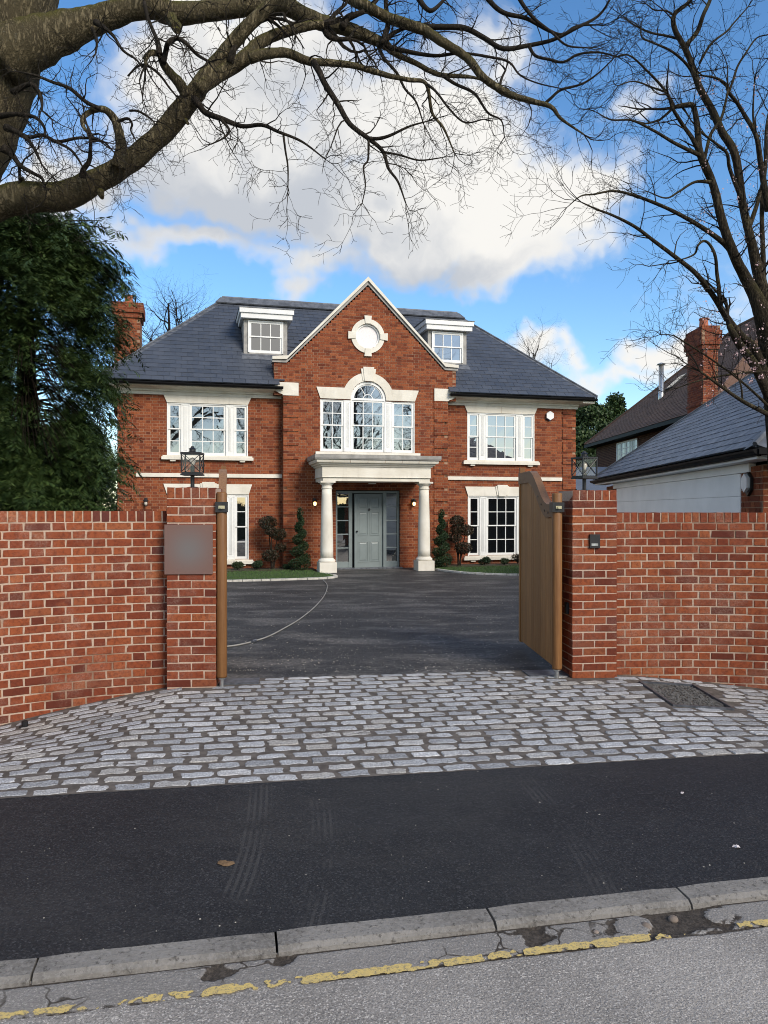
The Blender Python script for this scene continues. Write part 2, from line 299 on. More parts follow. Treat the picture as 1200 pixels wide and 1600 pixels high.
# ------------------------------------------------------------------ mesh helpers
class MB:
    def __init__(s): s.v = []; s.f = []
    def add(s, vs, fs):
        o = len(s.v); s.v.extend(vs); s.f.extend([tuple(i + o for i in f) for f in fs]); return s
    def box(s, x0, x1, y0, y1, z0, z1):
        return s.add([(x0, y0, z0), (x1, y0, z0), (x1, y1, z0), (x0, y1, z0), (x0, y0, z1), (x1, y0, z1), (x1, y1, z1), (x0, y1, z1)],
                     [(0, 3, 2, 1), (4, 5, 6, 7), (0, 1, 5, 4), (1, 2, 6, 5), (2, 3, 7, 6), (3, 0, 4, 7)])
    def prism(s, poly, y0, y1):                      # poly: (x, z) counter-clockwise seen from -y
        n = len(poly); o = [(x, y0, z) for x, z in poly] + [(x, y1, z) for x, z in poly]
        return s.add(o, [tuple(range(n)), tuple(range(2 * n - 1, n - 1, -1))] + [(i, i + n, (i + 1) % n + n, (i + 1) % n) for i in range(n)])
    def strip(s, inner, outer, y0, y1):              # a band between two polylines in (x, z), given depth
        n = len(inner); v = [(x, y0, z) for x, z in inner] + [(x, y0, z) for x, z in outer] + [(x, y1, z) for x, z in inner] + [(x, y1, z) for x, z in outer]
        f = []
        for i in range(n - 1):
            j = i + 1
            f += [(i, j, n + j, n + i), (2 * n + i, 3 * n + i, 3 * n + j, 2 * n + j), (n + i, n + j, 3 * n + j, 3 * n + i), (i, 2 * n + i, 2 * n + j, j)]
        f += [(0, n, 3 * n, 2 * n), (n - 1, 3 * n - 1, 4 * n - 1, 2 * n - 1)]
        return s.add(v, f)
    def lathe(s, prof, c=(0, 0, 0), n=16):           # prof: (r, z)
        v = []; f = []
        for r, z in prof:
            for k in range(n): a = 2 * math.pi * k / n; v.append((c[0] + r * math.cos(a), c[1] + r * math.sin(a), c[2] + z))
        for i in range(len(prof) - 1):
            for k in range(n): k2 = (k + 1) % n; f.append((i * n + k, i * n + k2, (i + 1) * n + k2, (i + 1) * n + k))
        f.append(tuple(range(n - 1, -1, -1))); f.append(tuple(range((len(prof) - 1) * n, len(prof) * n)))
        return s.add(v, f)
    def tube(s, pts, rad, n=8, jit=0., cap=True):
        pts = [Vector(p) for p in pts]; v = []; f = []; m = len(pts); ref = None
        for i, p in enumerate(pts):
            t = (pts[min(i + 1, m - 1)] - pts[max(i - 1, 0)])
            if t.length < 1e-9: t = Vector((0, 0, 1))
            t.normalize()
            if ref is None: ref = t.orthogonal().normalized()
            ref = (ref - t * ref.dot(t)); ref = ref.normalized() if ref.length > 1e-6 else t.orthogonal().normalized()
            b = t.cross(ref)
            for k in range(n):
                a = 2 * math.pi * k / n; r = rad[i]
                d = ref * math.cos(a) + b * math.sin(a)
                if jit: r *= 1 + jit * mnoise.noise((p + d * r) * (1.1 / max(r, .02)) * .35) + jit * .5 * mnoise.noise((p + d * r) * 9)
                v.append(tuple(p + d * r))
        for i in range(m - 1):
            for k in range(n): k2 = (k + 1) % n; f.append((i * n + k, i * n + k2, (i + 1) * n + k2, (i + 1) * n + k))
        if cap: f.append(tuple(range(n - 1, -1, -1))); f.append(tuple(range((m - 1) * n, m * n)))
        return s.add(v, f)
    def mesh(s, name, mat, smooth=False):
        me = bpy.data.meshes.new(name); me.from_pydata([tuple(q) for q in s.v], [], s.f); me.update()
        if mat: me.materials.append(MATS[mat])
        if smooth: me.polygons.foreach_set('use_smooth', [True] * len(me.polygons))
        return me
    def build(s, name, mat, parent=None, smooth=False, loc=None, rot=None, kind=None):
        return link(name, s.mesh(name, mat, smooth), parent, loc, rot, kind)
def link(name, me, parent=None, loc=None, rot=None, kind=None):
    o = bpy.data.objects.new(name, me); COL.objects.link(o); o.parent = parent
    if loc is not None: o.location = loc
    if rot is not None: o.rotation_euler = rot
    if kind: o['kind'] = kind
    return o
def tag(o, label, cat, group=None):
    o['label'] = label; o['category'] = cat
    if group: o['group'] = group
    return o
def thing(name, label, cat, loc=(0, 0, 0), rz=0., group=None):
    return tag(link(name, None, None, loc, (0, 0, rz)), label, cat, group)
def npmesh(name, verts, faces_n, n, mat, smooth=False):
    me = bpy.data.meshes.new(name); verts = np.asarray(verts, dtype=np.float32); nf = len(faces_n)
    me.vertices.add(len(verts)); me.vertices.foreach_set('co', verts.ravel())
    me.loops.add(nf * n); me.loops.foreach_set('vertex_index', np.asarray(faces_n, dtype=np.int32).ravel())
    me.polygons.add(nf); me.polygons.foreach_set('loop_start', np.arange(0, nf * n, n, dtype=np.int32))
    me.materials.append(MATS[mat]); me.update(calc_edges=True); me.validate()
    if smooth: me.polygons.foreach_set('use_smooth', [True] * nf)
    return me
def arc(cx, cz, r, a0, a1, n): return [(cx + r * math.cos(R(a0 + (a1 - a0) * i / n)), cz + r * math.sin(R(a0 + (a1 - a0) * i / n))) for i in range(n + 1)]
def catmull(P, per=6):
    P = [np.array(p, float) for p in P]; Q = [2 * P[0] - P[1]] + P + [2 * P[-1] - P[-2]]; out = []
    for i in range(1, len(Q) - 2):
        for k in range(per):
            t = k / per; a, b, c, d = Q[i - 1], Q[i], Q[i + 1], Q[i + 2]
            out.append(.5 * (2 * b + (c - a) * t + (2 * a - 5 * b + 4 * c - d) * t * t + (3 * b - 3 * c + d - a) * t ** 3))
    out.append(P[-1]); return out

# ------------------------------------------------------------------ ground levels
def ground_z(X, Y):
    g = (7.35 + .13 * X) - Y
    z = -.03 * max(0, g)
    k = min(1, max(0, (g + .6) / .6)) * min(1, max(0, (2.6 - g) / 1.6))
    z -= .15 * min(1.6, max(0, -X - 1.85)) * k
    z -= .085 * min(1.6, max(0, X - 2.35)) * k
    return z
def line_y(p, X): return p[0] + p[1] * X             # (Y at X=0, slope)
KB = (3.262, .203)                                    # back of the kerb
KF = (3.137, .203)                                    # kerb face
CF = (4.89, .168)                                     # front edge of the setts
CB = (7.56, .14)                                      # back edge of the setts / drive
def sheet(name, xs, lo, hi, nrow, dz, mat, kind='structure', fn=ground_z):
    mb = MB(); nx = len(xs)
    for x in xs:
        for j in range(nrow + 1):
            y = lo(x) + (hi(x) - lo(x)) * j / nrow; mb.v.append((x, y, fn(x, y) + dz))
    for i in range(nx - 1):
        for j in range(nrow): a = i * (nrow + 1) + j; mb.f.append((a, a + nrow + 1, a + nrow + 2, a + 1))
    return mb.build(name, mat, None, True, kind=kind)
link('ground', MB().add([(-900, -900, -.75), (900, -900, -.75), (900, 1500, -.75), (-900, 1500, -.75)], [(0, 1, 2, 3)]).mesh('ground', 'far_ground'), kind='structure')
XW = [-60, -30, -15, -8] + [-6 + .25 * i for i in range(57)] + [10, 15, 30, 60]
sheet('footway', XW, lambda x: line_y(KB, x), lambda x: line_y(CF, x) + .02, 10, 0, 'footway_asphalt')
sheet('driveway', [-9, -7, -5, -4] + [-3 + .25 * i for i in range(25)] + [4, 5, 6, 8], lambda x: line_y(CB, x), lambda x: 24.5 + .25 * x, 24, 0, 'drive_asphalt', fn=lambda x, y: 0)
sheet('garden', [-80, -9, 0, 8, 80], lambda x: line_y(CB, x) + .1, lambda x: 140, 4, -.006, 'turf', fn=lambda x, y: 0)
# --- setts
def sett_mesh(i):
    rnd = random.Random(100 + i); L, D = .196 + rnd.uniform(-.02, .012), .084 + rnd.uniform(-.008, .008); ring = []
    base = [(-1, -.75), (-.9, -1), (-.45, -1), (0, -1), (.45, -1), (.9, -1), (1, -.75), (1, 0), (1, .75), (.9, 1), (.45, 1), (0, 1), (-.45, 1), (-.9, 1), (-1, .75), (-1, 0)]
    for x, y in base: ring.append((x * L / 2 + rnd.uniform(-.011, .009), y * D / 2 + rnd.uniform(-.009, .008)))
    n = len(ring); mb = MB()
    v = [(x * 1.0, y * 1.0, -.03) for x, y in ring] + [(x, y, .001 + rnd.uniform(-.002, .002)) for x, y in ring] + [(x * .95, y * .9, .005 + rnd.uniform(-.0025, .0025)) for x, y in ring] + [(0, 0, .005 + rnd.uniform(-.003, .003))]
    f = []
    for k in range(n):
        j = (k + 1) % n; f += [(k, j, n + j, n + k), (n + k, n + j, 2 * n + j, 2 * n + k), (2 * n + k, 2 * n + j, 3 * n)]
    mb.add(v, f); return mb
WL = [(-1.98, 7.12), (-2.4, 7.02), (-2.85, 6.83), (-3.28, 6.57), (-3.68, 6.2), (-4.02, 5.75), (-4.3, 5.2), (-4.5, 4.6)]
WR = [(2.2, 7.53), (2.7, 7.57), (3.2, 7.56), (3.72, 7.47), (4.25, 7.26), (4.75, 6.92), (5.2, 6.45), (5.6, 5.85)]
def wall_y(x):
    for P in (WL[::-1], WR):
        if min(P[0][0], P[-1][0]) <= x <= max(P[0][0], P[-1][0]):
            for a, b in zip(P, P[1:]):
                if a[0] <= x <= b[0]: return a[1] + (b[1] - a[1]) * (x - a[0]) / (b[0] - a[0])
    return None
bed = sheet('sett_apron', [-4.6 + .1 * i for i in range(104)], lambda x: line_y(CF, x), lambda x: line_y(CB, x), 24, .0015, 'sett_bedding')
SM = [sett_mesh(i) for i in range(14)]; SME = [m.mesh('sett', 'sett_granite') for m in SM]
cand = []
NR = 20
rs = random.Random(3)
TRAY = [(3.0 + .02, 6.62), (3.62, 6.78)]
for r in range(NR):
    t = (r + .5) / NR; off = (r % 2) * .112 + rs.uniform(-.03, .03); x = -4.6 + off
    while x < 5.6:
        sp = .226 + rs.uniform(-.012, .014); xc = x + sp / 2; x += sp
        yc = (line_y(CF, xc) + (line_y(CB, xc) - line_y(CF, xc)) * t) + rs.uniform(-.007, .007)
        wy = wall_y(xc)
        if wy is not None and yc > wy - .03: continue
        if -1.63 < xc < -1.08 and yc > 7.18 and False: continue
        u = xc - 3.02; 
        if 2.345 < xc < 3.05 and 6.47 < yc < 7.33: continue
        if (-1.62 < xc < -1.12 and yc > 7.13) or (1.35 < xc < 1.9 and yc > 7.52): continue
        if (-2.05 < xc < -1.5 and yc > 6.95) or (1.76 < xc < 2.3 and yc > 7.36): continue
        px = 600 + xc / yc * 1200; vis = -20 < px < 1220
        cand.append((not vis, yc, xc, rs.randrange(14), rs.uniform(-.035, .035), rs.choice((0, math.pi)), rs.uniform(.93, 1.07), rs.uniform(-.002, .003)))
cand.sort()
def ground_tilt(x, y):
    e = .03; n = Vector((-(ground_z(x + e, y) - ground_z(x - e, y)) / (2 * e), -(ground_z(x, y + e) - ground_z(x, y - e)) / (2 * e), 1)).normalized()
    return Vector((0, 0, 1)).rotation_difference(n).to_matrix()
join = MB()
for k, (nv, yc, xc, m, rot, fl, scl, dz) in enumerate(cand):
    rz = .153 + rot + fl; z = ground_z(xc, yc) + dz
    if k < 300:
        o = link('sett', SME[m], bed, (xc, yc, z), (ground_tilt(xc, yc) @ Matrix.Rotation(rz, 3, 'Z') @ Matrix.Rotation(rs.uniform(-.02, .02), 3, 'X')).to_euler()); o.scale = (scl, scl, 1)
    else:
        M = Matrix.Translation((xc, yc, z)) @ ground_tilt(xc, yc).to_4x4() @ Matrix.Rotation(rz, 4, 'Z'); join.add([tuple(M @ Vector(q)) for q in SM[m].v], SM[m].f)
join.build('setts_beyond', 'sett_joined', bed, kind='stuff')
# --- kerb stones
kerb = link('kerb', None, kind='structure')
ang = math.atan(KB[1])
def kerb_mesh():
    L = .905; mb = MB(); prof = [(0, -.2), (0, .002), (-.008, .006), (-.105, 0.0), (-.125, -.016), (-.13, -.045), (-.13, -.2)]; rings = 8
    rk = random.Random(4)
    for i in range(rings + 1):
        e = .004 if i in (0, rings) else 0
        for y, z in prof: mb.v.append((i * L / rings, y + rk.uniform(-.0015, .0015), z - e + rk.uniform(-.001, .001)))
    n = len(prof)
    for i in range(rings):
        for k in range(n - 1): mb.f.append((i * n + k, (i + 1) * n + k, (i + 1) * n + k + 1, i * n + k + 1))
    mb.f += [tuple(range(n)), tuple(range((rings + 1) * n - 1, rings * n - 1, -1))]
    return mb.mesh('kerb_stone', 'kerb_concrete')
km = kerb_mesh(); x0 = (60 - 600) / 1200 * 2.98
du = Vector((math.cos(ang), math.sin(ang), 0))
for k in range(-3, 6):
    p = Vector((x0, line_y(KB, x0) - .0, 0)) + du * (.915 * k); p.z = ground_z(p.x, p.y) + .004
    link('kerb_stone', km, kerb, p, (0, .0, ang + random.uniform(-.004, .004)))
# --- road
def road_z(X, Y):
    return ground_z(X, line_y(KF, X)) - .02 + .012 * (Y - line_y(KF, X)) * -.4
def road():
    me_v = []; xs = np.arange(-2.6, 3.2, .0125); q = np.arange(0, 1.15, .0125)
    nx, nq = len(xs), len(q); dirt = np.zeros((nx, nq)); patch = np.zeros((nx, nq)); Z = np.zeros((nx, nq)); V = np.zeros((nx, nq, 3))
    def nz(x, y, s): return mnoise.noise(Vector((x * s, y * s, 3.3)))
    for i, x in enumerate(xs):
        kf = line_y(KF, x)
        for j, d in enumerate(q):
            y = kf - d + .012; n = nz(x, d, 3.5) * .45 + nz(x, d, 10) * .45 + nz(x, d, 27) * .3
            a = 1 - abs(d - .02) / (.035 + .02 * n)                      # gutter dirt at the foot of the kerb
            b = 1 - abs(d - .225 - .012 * nz(x, 0, 5)) / (.024 + .02 * nz(x, 1, 4))                # joint beside the yellow line
            e = math.hypot((x - 1.24) / .26, (d - .10) / .13) + n * .75; c = 1.35 - e              # pothole
            e2 = math.hypot((x - .62) / .10, (d - .10) / .16) + n * 1.1; c = max(c, .95 - e2)
            e3 = math.hypot((x + .62) / .07, (d - .09) / .05) + n * 1.8; c = max(c, .75 - e3)
            e4 = math.hypot((x + .38) / .05, (d - .06) / .05) + n * 1.8; c = max(c, .7 - e4)
            m = max(min(a, 1) * .8, min(b, 1) * (.75 if x > -.1 else .55), min(c * 1.5, 1)); m = max(0, m)
            if c > .0:                                                    # broken plates of old asphalt left standing in the hole
                vx = math.hypot((x - 1.07) / .085, (d - .10) / .07) + n * .25; 
                if vx < 1: m *= .1
                vx = math.hypot((x - 1.46) / .06, (d - .10) / .06) + n * .25
                if vx < 1: m *= .1
            dirt[i, j] = m; patch[i, j] = 1.0 if d < .215 + .01 * n else 0.
            V[i, j] = (x, y, road_z(x, y) - .013 * max(0, min(1, (m - .4) * 2)) + .0015 * n)
    idx = np.arange(nx * nq).reshape(nx, nq); F = np.stack([idx[:-1, :-1], idx[:-1, 1:], idx[1:, 1:], idx[1:, :-1]], -1).reshape(-1, 4)
    me = npmesh('road', V.reshape(-1, 3), F, 4, 'road_asphalt', True)
    for nm, A in (('dirt', dirt), ('patch', patch)):
        at_ = me.attributes.new(nm, 'FLOAT', 'POINT'); at_.data.foreach_set('value', A.ravel().astype(np.float32))
    link('road', me, kind='structure')
    mb = MB()                                                             # the rest of the carriageway
    for xa, xb, la, lb in ((-60, -2.6, 0, -9), (3.1875, 60, 0, -9), (-2.6, 3.1875, -1.128, -9)):
        P = [(xa, line_y(KF, xa) + la), (xb, line_y(KF, xb) + la), (xb, line_y(KF, xb) + lb), (xa, line_y(KF, xa) + lb)]
        mb.add([(x, y, road_z(max(-2.6, min(3.1, x)), 3.1) - .004) for x, y in P], [(3, 2, 1, 0)])
    mb.build('carriageway', 'road_asphalt', None, kind='structure')
    mb = MB(); c = .004                                                   # worn yellow line: flakes of paint
    mk = {}
    for i in range(int(4.6 / c)):
        x = -2.0 + i * c
        for j in range(18):
            d = .158 + j * c; w = nz(x, d, 11) * .55 + nz(x, d, 34) * .45 + nz(x, .3, 2.2) * .35
            t = -.21 + (abs(j - 9) / 7.5) ** 4 * .45
            if x > -.05 and x < .75: t += .18
            if .95 < x < 1.5: t += .5 if x > 1.2 else .2
            if w > t: mk[(i, j)] = 1
    vid = {}
    def vv(i, j):
        if (i, j) not in vid:
            x = -2.0 + i * c; d = .158 + j * c; y = line_y(KF, x) - d; vid[(i, j)] = len(mb.v); mb.v.append((x, y, road_z(x, y) + .0035))
        return vid[(i, j)]
    for i, j in mk: mb.f.append((vv(i, j), vv(i, j + 1), vv(i + 1, j + 1), vv(i + 1, j)))
    mb.build('yellow_line', 'yellow_paint', None, kind='structure')
road()
# --- loose grit and stones
def pebbles(name, label, spots, mat, parent=None):
    mb = MB(); rp = random.Random(11)
    for x, y, z, r in spots:
        v = [Vector((rp.uniform(-1, 1), rp.uniform(-1, 1), rp.uniform(-.6, .6))).normalized() * r * rp.uniform(.7, 1.2) for _ in range(6)]
        base = [(1, 0, 0), (0, 1, 0), (-1, 0, 0), (0, -1, 0), (0, 0, .7), (0, 0, -.7)]
        v = [(x + b[0] * r * rp.uniform(.6, 1.2), y + b[1] * r * rp.uniform(.6, 1.2), z + b[2] * r * rp.uniform(.6, 1.1)) for b in base]
        mb.add(v, [(0, 1, 4), (1, 2, 4), (2, 3, 4), (3, 0, 4), (1, 0, 5), (2, 1, 5), (3, 2, 5), (0, 3, 5)])
    o = mb.build(name, mat, parent, kind='stuff'); o['label'] = label; return o
rp = random.Random(21); sp = []
for _ in range(150):
    x = rp.uniform(-2.6, 3); y = line_y(KB, x) + rp.uniform(.02, 1.0) ** 1.6 * 1.6; sp.append((x, y, ground_z(x, y) + .001, rp.choice((.0025, .003, .003, .004, .0055))))
for _ in range(900):
    y = rp.uniform(7.6, 16); x = rp.uniform(-.2, .2) * y; y = 7.7 + (y - 7.6) * rp.random(); sp.append((x, y, .002, rp.choice((.004, .005, .006, .009))))
simple('grit_stone', (.40, .37, .32), .9, var=.3, scale=30)
tag(pebbles('grit', 'pale loose grit scattered on the dark asphalt', sp, 'grit_stone'), 'pale loose grit scattered on the dark asphalt', 'grit')
def rounded_stone(x, y, z, r, seed, label):
    rq = random.Random(seed); mb = MB(); n, m = 9, 6
    for i in range(m + 1):
        for k in range(n):
            a = 2 * math.pi * k / n; b = math.pi * i / m; q = 1 + rq.uniform(-.1, .1); mb.v.append((r * q * math.sin(b) * math.cos(a) * 1.2, r * q * math.sin(b) * math.sin(a), r * .62 * q * math.cos(b)))
    for i in range(m):
        for k in range(n): mb.f.append((i * n + k, (i + 1) * n + k, (i + 1) * n + (k + 1) % n, i * n + (k + 1) % n))
    tag(mb.build('stone', 'hole_stone', None, True, (x, y, z), (0, 0, rq.uniform(0, 3))), label, 'stone', 'stones in the pothole')
simple('hole_stone', (.24, .19, .15), .9, var=.25, scale=18, bump=.5, bscale=90)
for k, (px, py, r, lb) in enumerate([(1043, 1472, .02, 'rounded tan stone lying lowest in the pothole by the yellow line'), (1010, 1452, .024, 'flat brown stone in the middle of the pothole'), (1052, 1440, .022, 'brown stone in the pothole close under the kerb joint'), (1020, 1425, .018, 'small brown stone at the kerb edge of the pothole'), (932, 1461, .014, 'small pale grey chip left of the pothole')]):
    Y = (EYE + .16) * 1200 / (py - 797); X = (px - 600) / 1200 * Y; rounded_stone(X, Y, road_z(X, Y) - .008, r, k, lb)
def scrap(px, py, r, mat, name, label, cat, seed):
    Y = (EYE + .10) * 1200 / (py - 797); X = (px - 600) / 1200 * Y; rq = random.Random(seed); mb = MB(); z = ground_z(X, Y); n = 11
    rr = [r * rq.uniform(.5, 1.1) for _ in range(n)]
    for s_, zz in ((1, .003), (.55, .010)): mb.v += [(X + 1.3 * s_ * rr[k] * math.cos(2 * math.pi * k / n), Y + s_ * rr[k] * math.sin(2 * math.pi * k / n), z + zz + rq.uniform(-.002, .006)) for k in range(n)]
    mb.v.append((X, Y, z + .009)); mb.f = [(k, (k + 1) % n, n + (k + 1) % n, n + k) for k in range(n)] + [(n + k, n + (k + 1) % n, 2 * n) for k in range(n)]
    tag(mb.build(name, mat), label, cat)
scrap(352, 1349, .033, 'dead_leaf', 'dead_leaf', 'brown dead leaf lying on the dark footway', 'leaf', 2)
scrap(1151, 1322, .016, 'curtain', 'paper_scrap', 'crumpled pale scrap on the footway at the right', 'litter', 5)
scrap(1066, 1244, .010, 'curtain', 'paper_scrap', 'tiny white scrap on the footway below the setts', 'litter', 6)

# ------------------------------------------------------------------ front walls and piers, brick by brick
def brick_mb(L, H, D, rnd, ch=.003):
    j = lambda a: rnd.uniform(-a, a); mb = MB()
    v = [(sx * L / 2, D, sz * H / 2) for sz in (-1, 1) for sx in (-1, 1)]
    v += [(sx * L / 2 + j(.003), ch + .001, sz * H / 2 + j(.0025)) for sz in (-1, 1) for sx in (-1, 1)]
    v += [(sx * (L / 2 - ch * 1.1) + j(.0035), j(.0022), sz * (H / 2 - ch) + j(.003)) for sz in (-1, 1) for sx in (-1, 1)]
    f = []
    for a, b in ((0, 4), (4, 8)):
        for p, q in ((0, 1), (1, 3), (3, 2), (2, 0)): f.append((b + p, b + q, a + q, a + p))
    f.append((8, 9, 11, 10)); return mb.add(v, f)
rb = random.Random(17)
BH = .064
STR = [brick_mb(.2125, BH, .1, rb) for _ in range(10)]; HDR = [brick_mb(.1, BH, .1, rb) for _ in range(8)]; SOL = [brick_mb(.0635, .096, .215, rb) for _ in range(8)]
ME = {id(k): k.mesh('brick', 'brick_front') for k in STR + HDR + SOL}
def garden_wall(name, label, P, top, flip):
    root = thing(name, label, 'wall'); pts = catmull([(*p, 0) for p in P], 10); 
    d = [0]
    for a, b in zip(pts, pts[1:]): d.append(d[-1] + float(np.linalg.norm(b - a)))
    def pos(s):
        for i in range(len(d) - 1):
            if d[i] <= s <= d[i + 1]:
                t = (s - d[i]) / (d[i + 1] - d[i]); p = pts[i] + (pts[i + 1] - pts[i]) * t; q = pts[i + 1] - pts[i]; return p, math.atan2(q[1], q[0]) + (math.pi if flip else 0)
        return None, 0
    core = MB(); joined = MB(); n = int(d[-1] / .06); row = []
    for k in range(n + 1):
        p, a = pos(k * d[-1] / n * .9999); nx, ny = -math.sin(a), math.cos(a)
        for dep in (.0045, .209):
            for z in (-.5, top - .003): core.v.append((p[0] + nx * dep, p[1] + ny * dep, z))
    for k in range(n):
        a, b = 4 * k, 4 * k + 4; core.f += [(a, b, b + 1, a + 1), (a + 2, a + 3, b + 3, b + 2), (a + 1, b + 1, b + 3, a + 3)]
    core.f += [(0, 1, 3, 2), (4 * n, 4 * n + 2, 4 * n + 3, 4 * n + 1)]
    core.build('mortar_core', 'mortar_front', root)
    c0 = int(math.floor((top - .105) / .075)); items = []
    for c in range(-5, c0 + 1):
        z = top - .105 - (c0 - c) * .075 - BH / 2 - .003; s = .004 - (c % 2) * .168; k = c
        while s < d[-1] - .12:
            for L, pool in ((.215, STR), (.1035, HDR)):
                sc = s + L / 2; s += L + .0105
                if sc < L / 2 - .004 or sc > d[-1] - .06:
                    if sc > 0 and sc < L / 2: pass
                    if sc < .05: continue
                    if sc > d[-1] - .06: continue
                p, a = pos(max(0.001, sc)); items.append((p, a, z + rb.uniform(-.0015, .0015), rb.choice(pool), 1.))
        if c % 2: # closer at the pier
            p, a = pos(.028); items.append((p, a, z, HDR[c % 8], .48))
    s = .036
    while s < d[-1] - .04:
        p, a = pos(s); items.append((p, a, top - .0485, rb.choice(SOL), 1.)); s += .0762
    for p, a, z, m, sx in items:
        px = 600 + p[0] / p[1] * 1200; vis = -12 < px < 1212 and z > ground_z(p[0], p[1]) - .05
        if vis:
            o = link('brick', ME[id(m)], root, (p[0], p[1], z), (rb.uniform(-.008, .008), rb.uniform(-.008, .008), a)); o.scale = (sx, 1, 1)
        elif z > -.35:
            M = Matrix.Translation((p[0], p[1], z)) @ Matrix.Rotation(a, 4, 'Z'); joined.add([tuple(M @ Vector((q[0] * sx, q[1], q[2]))) for q in m.v], m.f)
    joined.build('bricks_beyond', 'brick_joined', root, kind='stuff')
garden_wall('garden_wall', 'curved red brick garden wall left of the gateway, below the conifer', WL, 1.612, True)
garden_wall('garden_wall', 'curved red brick garden wall right of the gateway, in front of the garage', WR, 1.596, False)
def pier(label, c, rz, zt, kb):
    root = thing('gate_pier', label, 'gate pier', (c[0], c[1], 0), rz, 'brick gate piers'); w = .222
    core = MB().box(-w + .004, w - .004, -w + .004, w - .004, -.3, zt - .004); core.build('mortar_core', 'mortar_pier', root)
    n = int((zt - .1 + .12) / .075) + 1
    for k in range(n):
        z = zt - .1 - .075 * k - BH / 2 - .005; r0 = (k % 2) * math.pi / 2
        for face in range(4):
            a = r0 + face * math.pi / 2; ca, sa = math.cos(a), math.sin(a)
            def put(x, m, sx=1.):
                o = link('brick', ME[id(m)], root, (x * ca + w * sa, x * sa - w * ca, z + rb.uniform(-.0015, .0015)), (rb.uniform(-.006, .006), rb.uniform(-.006, .006), a)); o.scale = (sx, 1, 1)
            if face % 2 == 0: put(-.1135, rb.choice(STR), 1.02); put(.1135, rb.choice(STR), 1.02)
            else: put(0, rb.choice(STR), 1.03)
    z = zt - .0485                                                       # brick on edge cap: six across
    for i in range(6):
        x = -w + .037 + i * .0741
        for sgn, a in ((-1, 0), (1, math.pi)):
            o = link('brick', ME[id(rb.choice(SOL))], root, (x, sgn * w, z), (0, 0, a)); o.scale = (1, 1.0, 1)
    return root
PL, PR = (-1.772, 7.222), (2.018, 7.645)
pier('red brick gate pier left of the opening, carrying the blank square plaque', PL, R(4), 1.826, 0)
pier('red brick gate pier right of the opening, with a black letter plate', PR, R(5), 1.812, 1)

# ------------------------------------------------------------------ joined brickwork for far walls
def brickwork(parent, fmap, intervals, z0, z1, name='bricks', keep=None, mat='brick_house', mm='mortar_house', proud=0., mortar=True, depth=.1):
    """fmap(u, out, z) -> local point; intervals(z) -> allowed [u0, u1] spans of that course"""
    B = MB(); Mo = MB(); rr = random.Random(int(z0 * 1000) + len(name)); n = int(round((z1 - z0) / .075))
    def slab(mb, a, b, o, zz0, zz1, fr):
        P = [(a, o, zz0), (b, o, zz0), (b, o, zz1), (a, o, zz1), (a, o - fr, zz0), (b, o - fr, zz0), (b, o - fr, zz1), (a, o - fr, zz1)]
        mb.add([fmap(*p) for p in P], [(0, 1, 2, 3), (1, 0, 4, 5), (2, 1, 5, 6), (3, 2, 6, 7), (0, 3, 7, 4)])
    for c in range(n):
        if keep and not keep(c): continue
        za = z0 + c * .075; zm = za + .0375
        for (a, b) in intervals(zm):
            if b - a < .015: continue
            if mortar: slab(Mo, a, b, proud - .006, za, za + .075, depth - .006)
            per = .225 + .1125; off = (c % 2) * .16875; u = math.floor((a - off) / per) * per + off
            while u < b:
                for L in (.215, .1025):
                    p, q = max(a, u + .005), min(b, u + L + .005)
                    if q - p > .018: slab(B, p, q, proud + rr.uniform(-.002, .002), za + .005, za + .0705, depth)
                    u += L + .01
    ob = B.build(name, mat, parent, kind='stuff')
    if mortar: Mo.build('mortar', mm, parent, kind='stuff')
    return ob
def cut(spans, holes):
    for a, b in holes:
        out = []
        for p, q in spans:
            if b <= p or a >= q: out.append((p, q)); continue
            if a > p: out.append((p, a))
            if b < q: out.append((b, q))
        spans = out
    return spans
def brick_box(parent, x0, x1, y0, y1, z0, z1, mat='brick_house', sides='fblr'):
    if 'f' in sides: brickwork(parent, lambda u, o, z: (u, y0 - o, z), lambda z: [(x0, x1)], z0, z1, mat=mat)
    if 'b' in sides: brickwork(parent, lambda u, o, z: (-u, y1 + o, z), lambda z: [(-x1, -x0)], z0, z1, mat=mat)
    if 'l' in sides: brickwork(parent, lambda u, o, z: (x0 - o, -u, z), lambda z: [(-y1, -y0)], z0, z1, mat=mat)
    if 'r' in sides: brickwork(parent, lambda u, o, z: (x1 + o, u, z), lambda z: [(y0, y1)], z0, z1, mat=mat)

# ------------------------------------------------------------------ the house
HA = math.atan(.255)
HOUSE = thing('detached_house', 'large new red brick house with slate hipped roof, central gable and portico', 'house', (-.574, 21.59, 0), HA)
GX = .05; GD = .30                                                        # gable centre, gable face in front of the wings
WINDOWS = [(-5.32, -3.21, 3.08, 4.46), (-5.32, -3.19, .29, 2.04), (3.09, 5.21, 3.08, 4.46), (3.11, 5.23, .29, 2.03)]
def wing(z):
    sp = [(-6.56, -2.28), (2.36, 6.56)]
    return cut(sp, [(a, b) for a, b, c, d in WINDOWS if c < z < d])
brickwork(HOUSE, lambda u, o, z: (u, -o, z), wing, 0, 4.725)
for a, b in ((-6.56, -6.14), (6.14, 6.56)):                               # banded brick quoins at the corners
    brickwork(HOUSE, lambda u, o, z: (u, -o, z), lambda z: [(a, b)], 0, 4.725, 'quoin_bricks', keep=lambda c: c % 5 != 4, proud=.028, depth=.03)
brickwork(HOUSE, lambda u, o, z: (-6.56 - o, -u, z), lambda z: [(-9.5, 0)], 0, 4.725)
brickwork(HOUSE, lambda u, o, z: (6.56 + o, u, z), lambda z: [(0, 9.5)], 0, 4.725)
